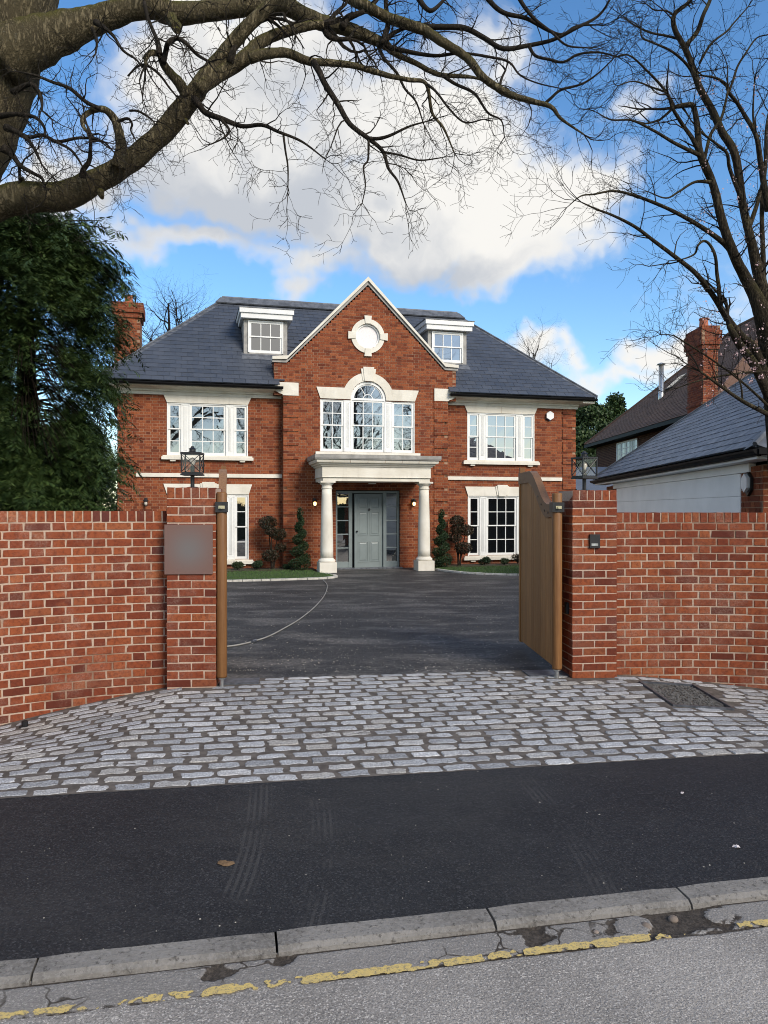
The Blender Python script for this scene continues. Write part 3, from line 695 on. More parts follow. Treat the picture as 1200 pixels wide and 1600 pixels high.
MB().box(-6.47, 6.47, .13, 9.45, 0, 4.8).build('dark_core', 'dark_inside', HOUSE)  # unseen near-black filler, blocks light inside the house
MB().box(-2.1, 2.2, -.14, .13, 0, 5.5).build('dark_core', 'dark_inside', HOUSE)
SLOPE = (7.80 - 5.62) / (2.30)
def half(z):
    if z < 4.725: return 2.34
    if z < 5.6: return 2.585
    return max(0, 2.24 * (1 - (z - 5.58) / 2.24))
def gable(z):
    h = half(z); sp = [(GX - h, GX + h)]; H = []
    if z < 2.15: H.append((-.85, .98))
    if 3.22 < z < 4.67: H.append((-1.28, 1.41))
    if 4.67 <= z < 5.2:
        w = math.sqrt(max(0, .5 ** 2 - (z - 4.70) ** 2)) if z > 4.7 else .5
        if w > .02: H.append((.065 - w, .065 + w))
    if abs(z - 6.44) < .36: w = math.sqrt(.36 ** 2 - (z - 6.44) ** 2); H.append((GX - w, GX + w))
    return cut(sp, H)
brickwork(HOUSE, lambda u, o, z: (u, -GD - o, z), gable, 0, 7.8, 'gable_bricks', depth=.16)
for sg in (-1, 1):
    xq = (GX - 2.34, GX - 1.93) if sg < 0 else (GX + 1.93, GX + 2.34)
    brickwork(HOUSE, lambda u, o, z: (u, -GD - o, z), lambda z: [xq], 0, 4.725, 'quoin_bricks', keep=lambda c: c % 5 != 4, proud=.028, depth=.03)
brickwork(HOUSE, lambda u, o, z: (GX - 2.34 - o, -u, z), lambda z: [(-.0, GD)], 0, 4.725, 'return_bricks')
brickwork(HOUSE, lambda u, o, z: (GX + 2.34 + o, u, z), lambda z: [(-GD, 0)], 0, 4.725, 'return_bricks')
brickwork(HOUSE, lambda u, o, z: (GX - 2.585 - o, -u, z), lambda z: [(-1.2, GD)], 4.725, 5.625, 'return_bricks')
brickwork(HOUSE, lambda u, o, z: (GX + 2.585 + o, u, z), lambda z: [(-GD, 1.2)], 4.725, 5.625, 'return_bricks')
MB().box(GX - 2.5, GX + 2.5, -.13, 1.5, 4.73, 5.58).build('dark_core', 'dark_inside', HOUSE)  # same light-blocking filler behind the upper gable
# gable coping with flat kneeler ends
def coping():
    o = link('gable_coping', None, HOUSE)
    for (off, th, y0) in ((.0, .085, -GD - .10), (.085, .07, -GD - .05), ):
        pass
    apex_i, foot_z, hx = 7.86, 5.60, 2.25
    for sg in (-1, 1):
        for t0, t1, y0 in ((0, .07, -GD - .035), (.072, .15, -GD - .085)):
            X = lambda v: GX + sg * v
            inner = [(X(0), apex_i + t0 * 1.42), (X(hx), foot_z + t0 * 1.2 - .0), (X(2.64), foot_z + t0 * 1.0)]
            outer = [(X(0), apex_i + t1 * 1.42), (X(hx - .035), foot_z + t1 * 1.25), (X(2.64), foot_z + t1 * 1.0)]
            if sg > 0: inner, outer = inner, outer
            MB().strip(inner, outer, y0, -GD + .3).build('coping_stone', 'cast_stone' if t0 else 'lead_pale', o)
coping()
def kneeler(sg):
    X = lambda v: GX + sg * v
    poly = [(X(1.93), 4.715), (X(1.93), 5.065), (X(2.625), 5.065), (X(2.625), 4.99)] + [(X(2.36 + .24 * math.sin(R(a))), 4.75 + .24 - .24 * math.cos(R(a)) * 1.0) for a in (80, 60, 40, 20, 5)] + [(X(2.34), 4.715)]
    if sg > 0: poly = poly[::-1]
    MB().prism(poly[::-1] if True else poly, -GD - .045, -GD + .22).build('kneeler_stone', 'cast_stone', HOUSE)
kneeler(-1); kneeler(1)
# --- sash windows
PANES = []
def sash_light(fr, x0, x1, z0, z1, cols, y, rows=2, bar=.022, st=.055):
    """frame pieces of one double-hung light into fr; returns pane rectangles (x0,x1,z0,z1,y)"""
    mid = (z0 + z1) / 2; out = []
    fr.box(x0, x0 + .03, y - .02, y + .06, z0, z1); fr.box(x1 - .03, x1, y - .02, y + .06, z0, z1); fr.box(x0 + .03, x1 - .03, y - .02, y + .06, z1 - .03, z1)
    xa, xb = x0 + .032, x1 - .032
    for za, zb, yy, lo, hi in ((mid - .012, z1 - .032, y + .0, .035, .045), (z0, mid + .022, y + .022, .075, .035)):
        fr.box(xa, xa + st, yy, yy + .035, za, zb); fr.box(xb - st, xb, yy, yy + .035, za, zb)
        fr.box(xa + st, xb - st, yy, yy + .035, za, za + lo); fr.box(xa + st, xb - st, yy, yy + .035, zb - hi, zb)
        A, Bx, C, D = xa + st, xb - st, za + lo, zb - hi
        for k in range(1, cols): xx = A + (Bx - A) * k / cols; fr.box(xx - bar / 2, xx + bar / 2, yy + .004, yy + .03, C, D)
        for k in range(1, rows): zz = C + (D - C) * k / rows; fr.box(A, Bx, yy + .005, yy + .029, zz - bar / 2, zz + bar / 2)
        for i in range(cols):
            for j in range(rows): out.append((A + (Bx - A) * i / cols, A + (Bx - A) * (i + 1) / cols, C + (D - C) * j / rows, C + (D - C) * (j + 1) / rows, yy + .018))
    return out
rpn = random.Random(9)
def panes(parent, rects):
    for a, b, c, d, y in rects:                                           # every pane sits a hair out of true
        e = lambda: rpn.uniform(-.0012, .0012)
        mb = MB(); mb.add([(a, y + e(), c), (b, y + e(), c), (b, y + e(), d), (a, y + e(), d), (a, y + .006, c), (b, y + .006, c), (b, y + .006, d), (a, y + .006, d)],
                          [(0, 1, 2, 3), (5, 4, 7, 6), (1, 0, 4, 5), (2, 1, 5, 6), (3, 2, 6, 7), (0, 3, 7, 4)])
        mb.build('pane', 'window_glass', parent)
def mullion(fr, x0, x1, z0, z1, y):
    fr.box(x0, x1, y - .012, y + .06, z0, z1); n = 3; w = (x1 - x0) * .55; a = (x0 + x1) / 2 - w / 2
    for k in range(n): xx = a + w * (k + .5) / n; fr.box(xx - w / n * .32, xx + w / n * .32, y - .026, y - .0125, z0 + .13, z1 - .09)
    fr.box(x0 - .008, x1 + .008, y - .02, y - .0125, z0 + .002, z0 + .1); fr.box(x0 - .008, x1 + .008, y - .02, y - .0125, z1 - .07, z1 - .002)
def triple(x0, x1, z0, z1, cc, cs, key):
    fr = MB(); y = .01; sc = (x1 - x0) / 2.11; ls, mw = .39 * sc, .165 * sc
    P = sash_light(fr, x0, x0 + ls, z0, z1, cs, y); mullion(fr, x0 + ls, x0 + ls + mw, z0, z1, y)
    P += sash_light(fr, x0 + ls + mw, x1 - ls - mw, z0, z1, cc, y); mullion(fr, x1 - ls - mw, x1 - ls, z0, z1, y)
    P += sash_light(fr, x1 - ls, x1, z0, z1, cs, y)
    w = fr.build('window', 'white_paint', HOUSE); panes(w, P)
    s = MB().box(x0 - .14, x1 + .14, -.10, .06, z0 - .125, z0 - .045).box(x0 - .11, x1 + .11, -.075, .06, z0 - .044, z0 - .012).box(x0, x1, -.03, .08, z0 - .011, z0 - .001)
    for xx in (x0 + .08, x1 - .22): s.box(xx, xx + .14, -.07, .0, z0 - .17, z0 - .126)
    s.build('sill', 'cast_stone', w)
    top = z1 + (.205 if not key else .275)
    MB().prism([(x0 - .0, z1 + .004), (x1 + .0, z1 + .004), (x1 + .09, top), (x0 - .09, top)], -.035, .05).build('lintel', 'cast_stone', w)
    xm = (x0 + x1) / 2
    if key:
        MB().prism([(xm - .11, z1 - .005), (xm + .11, z1 - .005), (xm + .165, top + .055), (xm - .165, top + .055)], -.075, .04).prism([(xm - .165, z1 + .02), (xm + .165, z1 + .02), (xm + .215, top + .02), (xm - .215, top + .02)], -.055, .03).build('keystone', 'cast_stone', w)
    else:
        MB().box(xm - .003, xm + .003, -.0355, -.03, z1 + .01, top - .01).build('joint', 'mortar_house', w)
    return w
triple(*WINDOWS[0], 3, 1, False); triple(*WINDOWS[1], 3, 1, True); triple(*WINDOWS[2], 3, 1, False); triple(*WINDOWS[3], 3, 1, True)
def palladian():
    fr = MB(); y = -GD + .03; z0, z1 = 3.23, 4.67; cx = .065
    P = sash_light(fr, -1.28, -.60, z0, z1, 2, y); mullion(fr, -.60, -.43, z0, z1, y)
    P += sash_light(fr, -.43, .56, z0, z1 + .02, 3, y); mullion(fr, .56, .73, z0, z1, y); P += sash_light(fr, .73, 1.41, z0, z1, 2, y)
    zc = 4.69
    fr.strip(arc(cx, zc, .425, 0, 180, 20), arc(cx, zc, .50, 0, 180, 20), y - .02, y + .06)
    fr.strip(arc(cx, zc, .395, 0, 180, 20), arc(cx, zc, .424, 0, 180, 20), y + .005, y + .05)
    fr.box(cx - .424, cx + .424, y - .01, y + .05, zc + .002, zc + .03)
    fr.strip(arc(cx, zc, .13, 0, 180, 12), arc(cx, zc, .15, 0, 180, 12), y + .008, y + .04)
    for a in (58, 122):
        d = Vector((math.cos(R(a)), math.sin(R(a)))); n = Vector((-d.y, d.x)) * .009
        q = [(cx + d.x * r + n.x * s_, zc + d.y * r + n.y * s_) for r, s_ in ((.15, -1), (.40, -1), (.40, 1), (.15, 1))]; fr.prism(q, y + .009, y + .04)
    w = fr.build('window', 'white_paint', HOUSE); panes(w, P)
    for a0, a1 in ((0, 58), (58, 122), (122, 180)):
        i_ = arc(cx, zc, .14, a0, a1, 7); o_ = arc(cx, zc, .41, a0, a1, 7)
        MB().strip(i_, o_, y + .022 + rpn.uniform(-.001, .001), y + .028).build('pane', 'window_glass', w)
    MB().prism([(cx, zc)] + arc(cx, zc, .14, 0, 180, 10), y + .022, y + .028).build('pane', 'window_glass', w)
    st = -GD - .03
    zz = 4.985
    a0 = math.degrees(math.asin((zz - zc) / .735))
    for sg in (-1, 1):
        X = lambda v: cx + sg * v
        poly = [(X(.505), 4.675), (X(1.345), 4.675), (X(1.455), zz), (X(.735 * math.cos(R(a0))), zz), ]
        # stone between arch and side piece follows the curve of the arch ring
        ring_o = arc(cx, zc, .735, a0, 90, 14) if sg > 0 else [(2 * cx - x, z) for x, z in arc(cx, zc, .735, a0, 90, 14)]
        ring_i = arc(cx, zc, .505, a0, 90, 14) if sg > 0 else [(2 * cx - x, z) for x, z in arc(cx, zc, .505, a0, 90, 14)]
        MB().strip(ring_i, ring_o, st, st + .16).build('arch_stone', 'cast_stone', w)
        foot = [(X(.505), 4.675)] + [(X(.505 * math.cos(R(a))), zc + .505 * math.sin(R(a))) for a in (8, 16, 24, a0) if a <= a0] + [(X(.735 * math.cos(R(a0))), zz), (X(1.455), zz), (X(1.345), 4.675)]
        MB().prism(foot if sg < 0 else foot[::-1], st, st + .16).build('lintel', 'cast_stone', w)
    MB().prism([(cx - .115, 5.19), (cx + .115, 5.19), (cx + .155, 5.58), (cx - .155, 5.58)], st - .04, st + .1).prism([(cx - .16, 5.2), (cx + .16, 5.2), (cx + .215, 5.53), (cx - .215, 5.53)], st - .018, st + .1).build('keystone', 'cast_stone', w)
    MB().box(-1.42, 1.55, -GD - .09, -GD + .05, 3.15, 3.215).build('sill', 'cast_stone', w)
palladian()
def oculus():
    z = 6.44; y = -GD
    fr = MB(); fr.strip(arc(GX, z, .30, 0, 360, 36), arc(GX, z, .345, 0, 360, 36), y + .02, y + .09)
    w = fr.build('round_window', 'white_paint', HOUSE)
    bar = MB()
    for d in (-.1, .1): bar.box(GX + d - .007, GX + d + .007, y + .045, y + .06, z - .28, z + .28); bar.box(GX - .28, GX + .28, y + .046, y + .059, z + d - .007, z + d + .007)
    MB().prism(arc(GX, z, .301, 0, 360, 36)[:-1], y + .062, y + .066).build('pane', 'pale_glass', w); None
    s = MB().strip(arc(GX, z, .345, 0, 360, 40), arc(GX, z, .475, 0, 360, 40), y - .035, y + .12)
    s.build('stone_ring', 'cast_stone', w)
    for a in (0, 90, 180, 270):
        d = Vector((math.cos(R(a)), math.sin(R(a)))); n = Vector((-d.y, d.x))
        q = [(GX + d.x * r + n.x * t, z + d.y * r + n.y * t) for r, t in ((.345, -.075), (.56, -.105), (.56, .105), (.345, .075))]
        MB().prism(q, y - .06, y + .05).build('keystone', 'cast_stone', w)
t = NT('pale_glass'); t.col((.78, .74, .73)); t.rough(.03); t.inp('Coat Weight', 1.0)  # evenly pale pinkish-white pane with a clear coat
oculus()
# --- string course, cornice, gutter
for a, b in ((-6.10, -2.30), (2.40, 6.10)): MB().box(a, b, -.045, .03, 2.495, 2.595).build('string_course', 'cast_stone', HOUSE)
for a, b in ((-6.62, -2.31), (2.41, 6.62)):
    o = MB().box(a, b, -.05, .05, 4.66, 4.745).box(a, b, -.10, .05, 4.7455, 4.79).build('cornice', 'cast_stone', HOUSE)
    pr = [(-.10, 4.79), (-.16, 4.80), (-.22, 4.825), (-.34, 4.835), (-.38, 4.85), (-.38, 4.875), (.05, 4.875), (.05, 4.79)]
    mb = MB(); n = len(pr); mb.v = [(a - (.28 if a < 0 else 0), y, z) for y, z in pr] + [(b + (.28 if b > 3 else 0), y, z) for y, z in pr]
    mb.f = [(i, (i + 1) % n, (i + 1) % n + n, i + n) for i in range(n)] + [tuple(range(n)), tuple(range(2 * n - 1, n - 1, -1))]; mb.build('soffit', 'cast_stone', HOUSE)
    mb = MB(); pts = arc(-.455, 4.925, .065, 180, 360, 8); aa, bb = (a - .4, b) if a < 0 else (a, b + .4)
    mb.v = [(aa, y, z) for y, z in pts] + [(bb, y, z) for y, z in pts]; n = len(pts); mb.f = [(i, i + 1, n + i + 1, n + i) for i in range(n - 1)] + [tuple(range(n)), tuple(range(2 * n - 1, n - 1, -1))]
    mb.build('gutter', 'gutter_black', HOUSE)
for sg in (-1, 1): MB().box(min(sg * 6.6, sg * 6.98), max(sg * 6.6, sg * 6.98), -.4, 9.9, 4.80, 4.93).build('side_eaves', 'cast_stone', HOUSE)
# --- main roof
EZ, EYF, EX, CZ, CYF, CX_ = 4.955, -.47, 7.03, 7.96, 2.78, 3.78
roof = link('roof', None, HOUSE)
cor = [(-EX, EYF, EZ), (EX, EYF, EZ), (EX, 9.97, EZ), (-EX, 9.97, EZ), (-CX_, CYF, CZ), (CX_, CYF, CZ), (CX_, 6.72, CZ), (-CX_, 6.72, CZ)]
zc_ = EZ + (.25 - EYF) * (CZ - EZ) / (CYF - EYF)
cor += [(-2.52, EYF, EZ), (-2.52, .25, zc_), (2.62, .25, zc_), (2.62, EYF, EZ), (-2.52, .3, EZ), (2.62, .3, EZ)]
MB().add(cor, [(0, 8, 9, 4), (9, 10, 5, 4), (11, 1, 5, 10), (1, 2, 6, 5), (2, 3, 7, 6), (3, 0, 4, 7), (4, 5, 6, 7), (3, 2, 1, 11, 13, 12, 8, 0)]).build('roof_deck', 'slate_joined', roof)
run, rise = CYF - EYF, CZ - EZ; SL = math.hypot(run, rise); pit = math.atan2(rise, run)
def slates(parent, eave_len_fn, nrow, gauge, w, place, skip, mat, matj, limit, sl_th=.007):
    """place(u, v) -> local point on the slope; eave_len_fn(v) -> (u0, u1)"""
    rr = random.Random(31); shared = None; res = []
    for r in range(nrow):
        v = r * gauge; u0, u1 = eave_len_fn(v); a, b = eave_len_fn(v + gauge * 1.9); off = (r % 2) * w / 2
        u = math.floor((u0 - off) / w) * w + off
        while u < u1:
            p, q = u + .002, u + w - .002; u += w
            full = p >= max(u0, a) and q <= min(u1, b)
            p1, q1 = max(p, u0), min(q, u1); p2, q2 = max(p, a), min(q, b)
            if q1 - p1 < .01: continue
            if q2 - p2 < .004: p2 = q2 = min(max((p1 + q1) / 2, a), b)
            if skip((p1 + q1) / 2, v): continue
            res.append((v, p1, q1, p2, q2, full))
    return res
def slope_pt(u, v, h): return (u, EYF + v * math.cos(pit) - h * math.sin(pit), EZ + v * math.sin(pit) + h * math.cos(pit))
def roof_skip(u, v):
    z = EZ + v * math.sin(pit); y = EYF + v * math.cos(pit)
    if z < 5.58 and abs(u - GX) < 2.45: return True
    if z >= 5.58 and abs(u - GX) < 2.45 - (z - 5.58): return True
    for c in (-2.675, 2.68):
        if abs(u - c) < .55 and y > .55 and z < 7.2: return True
    return False
lim = lambda v: (-EX + v / SL * (EX - CX_), EX - v / SL * (EX - CX_))
G = .196; rows = 22
sl = slates(roof, lim, rows, G, .30, None, roof_skip, '', '', 300)
sm = MB(); w2 = .146; LL = G * 1.95
sm.add([(-w2, 0, .002), (w2, 0, .002), (w2, LL, -.006), (-w2, LL, -.006), (-w2, 0, .018), (w2, 0, .018), (w2, LL, .0), (-w2, LL, .0)], [(4, 5, 6, 7), (0, 1, 5, 4), (1, 2, 6, 5), (3, 0, 4, 7)])
sme = sm.mesh('slate', 'slate'); cnt = 0; J = MB(); rsl = random.Random(8)
sl.sort(key=lambda t: t[0] + .35 * t[1])
for v, p1, q1, p2, q2, full in sl:
    h = .012 + rsl.uniform(0, .003)
    if full and cnt < 300:
        link('slate', sme, roof, slope_pt((p1 + q1) / 2, v, h), (pit, 0, 0)).rotation_euler = (pit + rsl.uniform(-.004, .004), rsl.uniform(-.006, .006), rsl.uniform(-.004, .004)); cnt += 1
    else:
        jj = rsl.uniform(-.003, .003); J.add([slope_pt(p1, v + jj, h + .018), slope_pt(q1, v + jj, h + .018), slope_pt(q2, v + LL, h), slope_pt(p2, v + LL, h), slope_pt(p1, v + jj, h), slope_pt(q1, v + jj, h)], [(0, 1, 2, 3), (4, 5, 1, 0)])
J.build('slates_beyond', 'slate_joined', roof, kind='stuff')
for sg in (-1, 1):
    a, b = Vector((sg * EX, EYF, EZ + .04)), Vector((sg * CX_, CYF, CZ + .04))
    d = (b - a).normalized(); side = Vector((sg * .55, .0, 0)); 
    t = MB(); nrm = Vector((0, -math.sin(pit), math.cos(pit))); wv = nrm.cross(d).normalized() * .11 * (1 if sg > 0 else 1)
    if wv.x * sg > 0: wv = -wv
    n2 = Vector((sg * math.sin(pit), 0, math.cos(pit))); w2_ = d.cross(n2).normalized() * .15
    if w2_.y < 0: w2_ = -w2_
    P = [a, b, b + wv + nrm * .0, a + wv, b + w2_, a + w2_]
    t.add([tuple(q) for q in P] + [tuple(P[3] - nrm * .03), tuple(P[2] - nrm * .03)], [(0, 1, 2, 3), (1, 0, 5, 4), (3, 2, 7, 6)]); t.tube([a + Vector((0, 0, .01)), b + Vector((0, 0, .01))], [.03, .03], 8)
    t.build('hip_lead', 'lead', roof)
t = MB(); P = [(-CX_ - .05, CYF - .02, CZ + .09), (CX_ + .05, CYF - .02, CZ + .09), (CX_ + .2, CYF - .2, CZ - .10), (-CX_ - .2, CYF - .2, CZ - .10)]
nn = Vector((0, -math.sin(pit), math.cos(pit))) * .035
t.add([tuple(Vector(p) + nn) for p in P] + [tuple(Vector(p) - nn * .2) for p in P], [(0, 3, 2, 1), (3, 7, 6, 2), (0, 1, 5, 4)]); t.tube([(-CX_, CYF, CZ + .12), (CX_, CYF, CZ + .12)], [.045, .045], 8); t.box(-CX_, CX_, CYF, 6.72, CZ + .01, CZ + .1)
t.build('crown_lead', 'lead', roof)
gr = MB()                                                                 # slopes of the gable roof running back into the main roof
for sg in (-1, 1): gr.add([(GX, -GD + .25, 7.86), (GX, 3.0, 7.86), (GX + sg * 2.35, 3.0, 5.60), (GX + sg * 2.35, -GD + .25, 5.60)], [(0, 1, 2, 3) if sg > 0 else (3, 2, 1, 0)])
gr.build('gable_roof', 'slate_joined', roof)
# --- dormers
def dormer(cx):
    fr = MB(); x0, x1, z0, z1, y = cx - .605, cx + .605, 5.88, 6.93, .585
    fr.box(x0, x0 + .115, y, 2.4, z0, z1); fr.box(x1 - .115, x1, y, 2.4, z0, z1); fr.box(x0 + .115, x1 - .115, y, y + .2, z0, z0 + .125); fr.box(x0 + .115, x1 - .115, y, y + .2, z1 - .03, z1)
    d = fr.build('dormer', 'lead_pale', HOUSE)
    MB().box(x0 + .1, x1 - .1, y + .09, 2.2, z0 + .1, z1 - .01).build('dormer_inside', 'dark_inside', d)
    f = MB(); P = sash_light(f, x0 + .118, x1 - .118, z0 + .128, z1 - .032, 3, y - .02, rows=1); f.build('sash_frame', 'white_paint', d); panes(d, P)
    MB().box(cx - .69, cx + .73, y - .16, 3.0, 6.935, 7.075).build('fascia', 'trim_white', d); MB().box(cx - .73, cx + .77, y - .20, 3.1, 7.077, 7.205).build('fascia', 'trim_white', d)
    MB().box(cx - .75, cx + .79, y - .215, 3.1, 7.207, 7.232).build('dormer_roof', 'lead', d)
    ap = MB(); a = slope_pt(x0 - .06, 1.18, .03); b = slope_pt(x1 + .06, 1.18, .03); c = slope_pt(x1 + .06, 1.5, .03); e = slope_pt(x0 - .06, 1.5, .03); ap.add([a, b, c, e], [(0, 1, 2, 3)]); ap.build('lead_apron', 'lead', d)
dormer(-2.675); dormer(2.68)
# --- left flank chimney
ch = link('chimney', None, HOUSE)
brick_box(ch, -6.95, -6.2, 3.6, 4.6, 4.5, 7.5); brick_box(ch, -7.0, -6.15, 3.55, 4.65, 7.5, 7.65); brick_box(ch, -7.05, -6.1, 3.5, 4.7, 7.65, 7.95)
MB().box(-6.9, -6.2, 3.65, 4.55, 4.5, 7.93).build('chimney_core', 'mortar_house', ch); MB().lathe([(.13, 0), (.12, .3), (.14, .31), (.14, .36), (.1, .36)], (-6.57, 4.1, 7.93)).build('chimney_pot', 'terracotta', ch)
# --- portico
po = link('portico', None, HOUSE); PX0, PX1, PF = -1.43, 1.50, -1.50
cy = (PX0 + PX1) / 2; bk = -GD - .0
MB().box(PX0 + .02, PX1 - .02, PF + .02, bk, 2.375, 2.475).box(PX0, PX1, PF, bk, 2.4755, 2.745).box(PX0 - .02, PX1 + .02, PF - .02, bk, 2.47, 2.4755).build('entablature', 'cast_stone', po)
prof = [(0, 2.745), (.03, 2.75), (.05, 2.785), (.09, 2.80), (.10, 2.83), (.155, 2.845), (.17, 2.88), (.175, 2.925), (0, 2.925)]
def corn():
    mb = MB(); n = len(prof)
    for k, (x, y, sx, sy) in enumerate(((PX0, bk, -1, 0), (PX0, PF, -1, -1), (PX1, PF, 1, -1), (PX1, bk, 1, 0))):
        mb.v += [(x + sx * o, y + sy * o, z) for o, z in prof]
    for k in range(3):
        for i in range(n - 1): mb.f.append((k * n + i, (k + 1) * n + i, (k + 1) * n + i + 1, k * n + i + 1))
    mb.build('cornice', 'cast_stone', po)
    for k in range(6):
        x = PX0 + .25 + k * .46; MB().box(x - .003, x + .003, PF - .1785, PF - .15, 2.85, 2.925).build('joint', 'mortar_house', po)
    MB().box(PX0 - .215, PX1 + .215, PF - .215, bk + .02, 2.93, 2.955).box(PX0 - .225, PX1 + .225, PF - .225, bk + .02, 2.955, 3.045).build('lead_roof', 'lead_pale', po)
    MB().box(PX0 + .25, PX1 - .25, PF + .3, bk, 2.40, 2.45).build('ceiling', 'trim_white', po) if False else None
corn()
for xc in (-1.275, 1.375):
    c = link('column', None, po, (xc, PF + .21, 0))
    MB().box(-.225, .225, -.225, .225, 0, .265).build('plinth', 'cast_stone', c)
    MB().lathe([(.215, .265), (.225, .285), (.225, .31), (.21, .335), (.185, .345), (.178, .36), (.172, .375)], n=28).build('base', 'cast_stone', c, True)
    MB().lathe([(.168 - .04 * ((i / 10) ** 1.6), .375 + 1.80 * i / 10) for i in range(11)], n=28).build('shaft', 'cast_stone', c, True)
    MB().lathe([(.128, 2.175), (.145, 2.18), (.145, 2.20), (.13, 2.205), (.13, 2.265), (.15, 2.275), (.185, 2.315), (.19, 2.33)], n=28).box(-.195, .195, -.195, .195, 2.33, 2.374).build('capital', 'cast_stone', c)
MB().lathe([(.11, 0), (.1, .03), (.06, .05)], (cy, -.9, 2.325), 18).build('ceiling_lamp', 'plastic_white', po)
# --- entrance
en = link('entrance', None, HOUSE); y = -GD + .09
f = MB(); 
for a, b in ((-.85, -.79), (-.465, -.37), (.52, .61), (.92, .98)): f.box(a, b, y, y + .09, 0, 2.09)
f.box(-.85, .98, y - .005, y + .09, 2.09, 2.15); f.box(-.79, -.465, y + .01, y + .07, 0, .19); f.box(.61, .92, y + .01, y + .07, 0, .19)
sp = []
for a, b in ((-.79, -.465), (.61, .92)):
    for k in range(5):
        z = .19 + 1.90 * k / 5
        if k: f.box(a, b, y + .02, y + .06, z - .014, z + .014)
        sp.append((a, b, z, z + .38, y + .045))
f.build('door_frame', 'door_paint', en); panes(en, sp)
MB().box(-.9, 1.02, y - .25, y + .1, .0, .03).build('threshold', 'steel_plate', en)
door = link('door', None, HOUSE, (.515, y + .06, .03), (0, 0, R(10)))
dm = MB(); Wd, Hd = .85, 2.04
dm.box(-Wd, 0, 0, .045, 0, Hd); db = dm.build('door_leaf', 'door_paint', door)
def panel(x0, x1, z0, z1):
    q = MB(); a, b = .012, .05
    q.strip([(x0 + .02, z0 + .02), (x1 - .02, z0 + .02), (x1 - .02, z1 - .02), (x0 + .02, z1 - .02), (x0 + .02, z0 + .02)][::-1], [(x0, z0), (x1, z0), (x1, z1), (x0, z1), (x0, z0)][::-1], -.014, .0)
    q.add([(x0 + .035, -.001, z0 + .035), (x1 - .035, -.001, z0 + .035), (x1 - .035, -.001, z1 - .035), (x0 + .035, -.001, z1 - .035), (x0 + .065, -.011, z0 + .065), (x1 - .065, -.011, z0 + .065), (x1 - .065, -.011, z1 - .065), (x0 + .065, -.011, z1 - .065)],
          [(4, 5, 6, 7), (0, 1, 5, 4), (1, 2, 6, 5), (2, 3, 7, 6), (3, 0, 4, 7)]); q.build('panel', 'door_paint', door)
for xa, xb in ((-.75, -.45), (-.39, -.10)):
    panel(xa, xb, .15, .72); panel(xa, xb, .88, 1.55); panel(xa, xb, 1.62, 1.97)
MB().tube([(-.46, -.03, 1.60), (-.43, -.05, 1.57), (-.40, -.03, 1.60), (-.42, -.03, 1.63)], [.012] * 4, 6).tube([(-.42, 0, 1.62), (-.42, -.04, 1.62)], [.018, .018], 8).build('knocker', 'black_metal', door)
MB().lathe([(.0, 0), (.024, .004), (.026, .02), (.0, .04)], n=10).build('knob', 'black_metal', door, True, (-.79, -.02, 1.0), (R(90), 0, 0))
# --- lit wall lanterns beside the door and one on the left wing, alarm box
def wall_lantern(x, z, yw, label, lit=True):
    t = thing('wall_lantern', label, 'lantern', HOUSE.matrix_basis @ Vector((x, yw, z)), HA, 'lanterns on the house front')
    MB().box(-.04, .04, -.02, 0, -.06, .14).box(-.012, .012, -.11, -.02, .09, .11).build('bracket', 'black_metal', t)
    MB().lathe([(.02, .13), (.075, .06), (.07, .05)], (0, -.11, 0), 12).build('hood', 'black_metal', t); MB().lathe([(.03, -.085), (.035, -.07)], (0, -.11, 0), 12).build('base', 'black_metal', t)
    MB().lathe([(.0, -.065), (.03, -.05), (.042, -.01), (.035, .03), (.015, .045)], (0, -.11, 0), 12).build('bulb', 'lit_bulb' if lit else 'clear_bulb', t, True)
HOUSE.matrix_basis = Matrix.Translation(HOUSE.location) @ Matrix.Rotation(HA, 4, 'Z')
wall_lantern(-1.45, 1.80, -GD - .03, 'lit black wall lantern left of the portico column')
wall_lantern(1.35, 1.80, -GD - .03, 'lit black wall lantern behind the right portico column')
wall_lantern(-5.85, 1.80, 0, 'black wall lantern on the left wing, just above the garden wall', False)
al = thing('alarm_box', 'white hexagonal alarm box high on the right wing of the house', 'alarm box', HOUSE.matrix_basis @ Vector((5.69, 0, 4.44)), HA)
MB().prism([(.13 * math.cos(R(a + 0)), .135 * math.sin(R(a))) for a in range(30, 390, 60)], -.09, -.035).build('cover', 'plastic_white', al)
MB().prism([(.12 * math.cos(R(a + 0)), -.02 + .14 * math.sin(R(a))) for a in range(30, 390, 60)], -.035, 0).build('backplate', 'plastic_blue', al)

# ------------------------------------------------------------------ foliage helpers
def leaves(name, pts, size, mat, parent=None, seed=1, aspect=1.6, droop=0., kind=None):
    """one small folded leaf (2 triangles joined at the midrib) per point"""
    rg = np.random.default_rng(seed); P = np.asarray(pts, float); n = len(P)
    a = rg.normal(size=(n, 3)); a[:, 2] -= droop; a /= np.linalg.norm(a, axis=1)[:, None]
    b = rg.normal(size=(n, 3)); b -= a * (a * b).sum(1)[:, None]; b /= np.linalg.norm(b, axis=1)[:, None]
    c = np.cross(a, b); s = size * rg.uniform(.6, 1.25, n)[:, None]
    V = np.stack([P, P + a * s * .5 + b * s * .5 / aspect + c * s * .08, P + a * s, P + a * s * .5 - b * s * .5 / aspect + c * s * .08], 1).reshape(-1, 3)
    i = np.arange(n) * 4; F = np.stack([i, i + 1, i + 2, i, i + 2, i + 3], 1).reshape(-1, 3)
    return link(name, npmesh(name, V, F, 3, mat), parent, kind=kind)
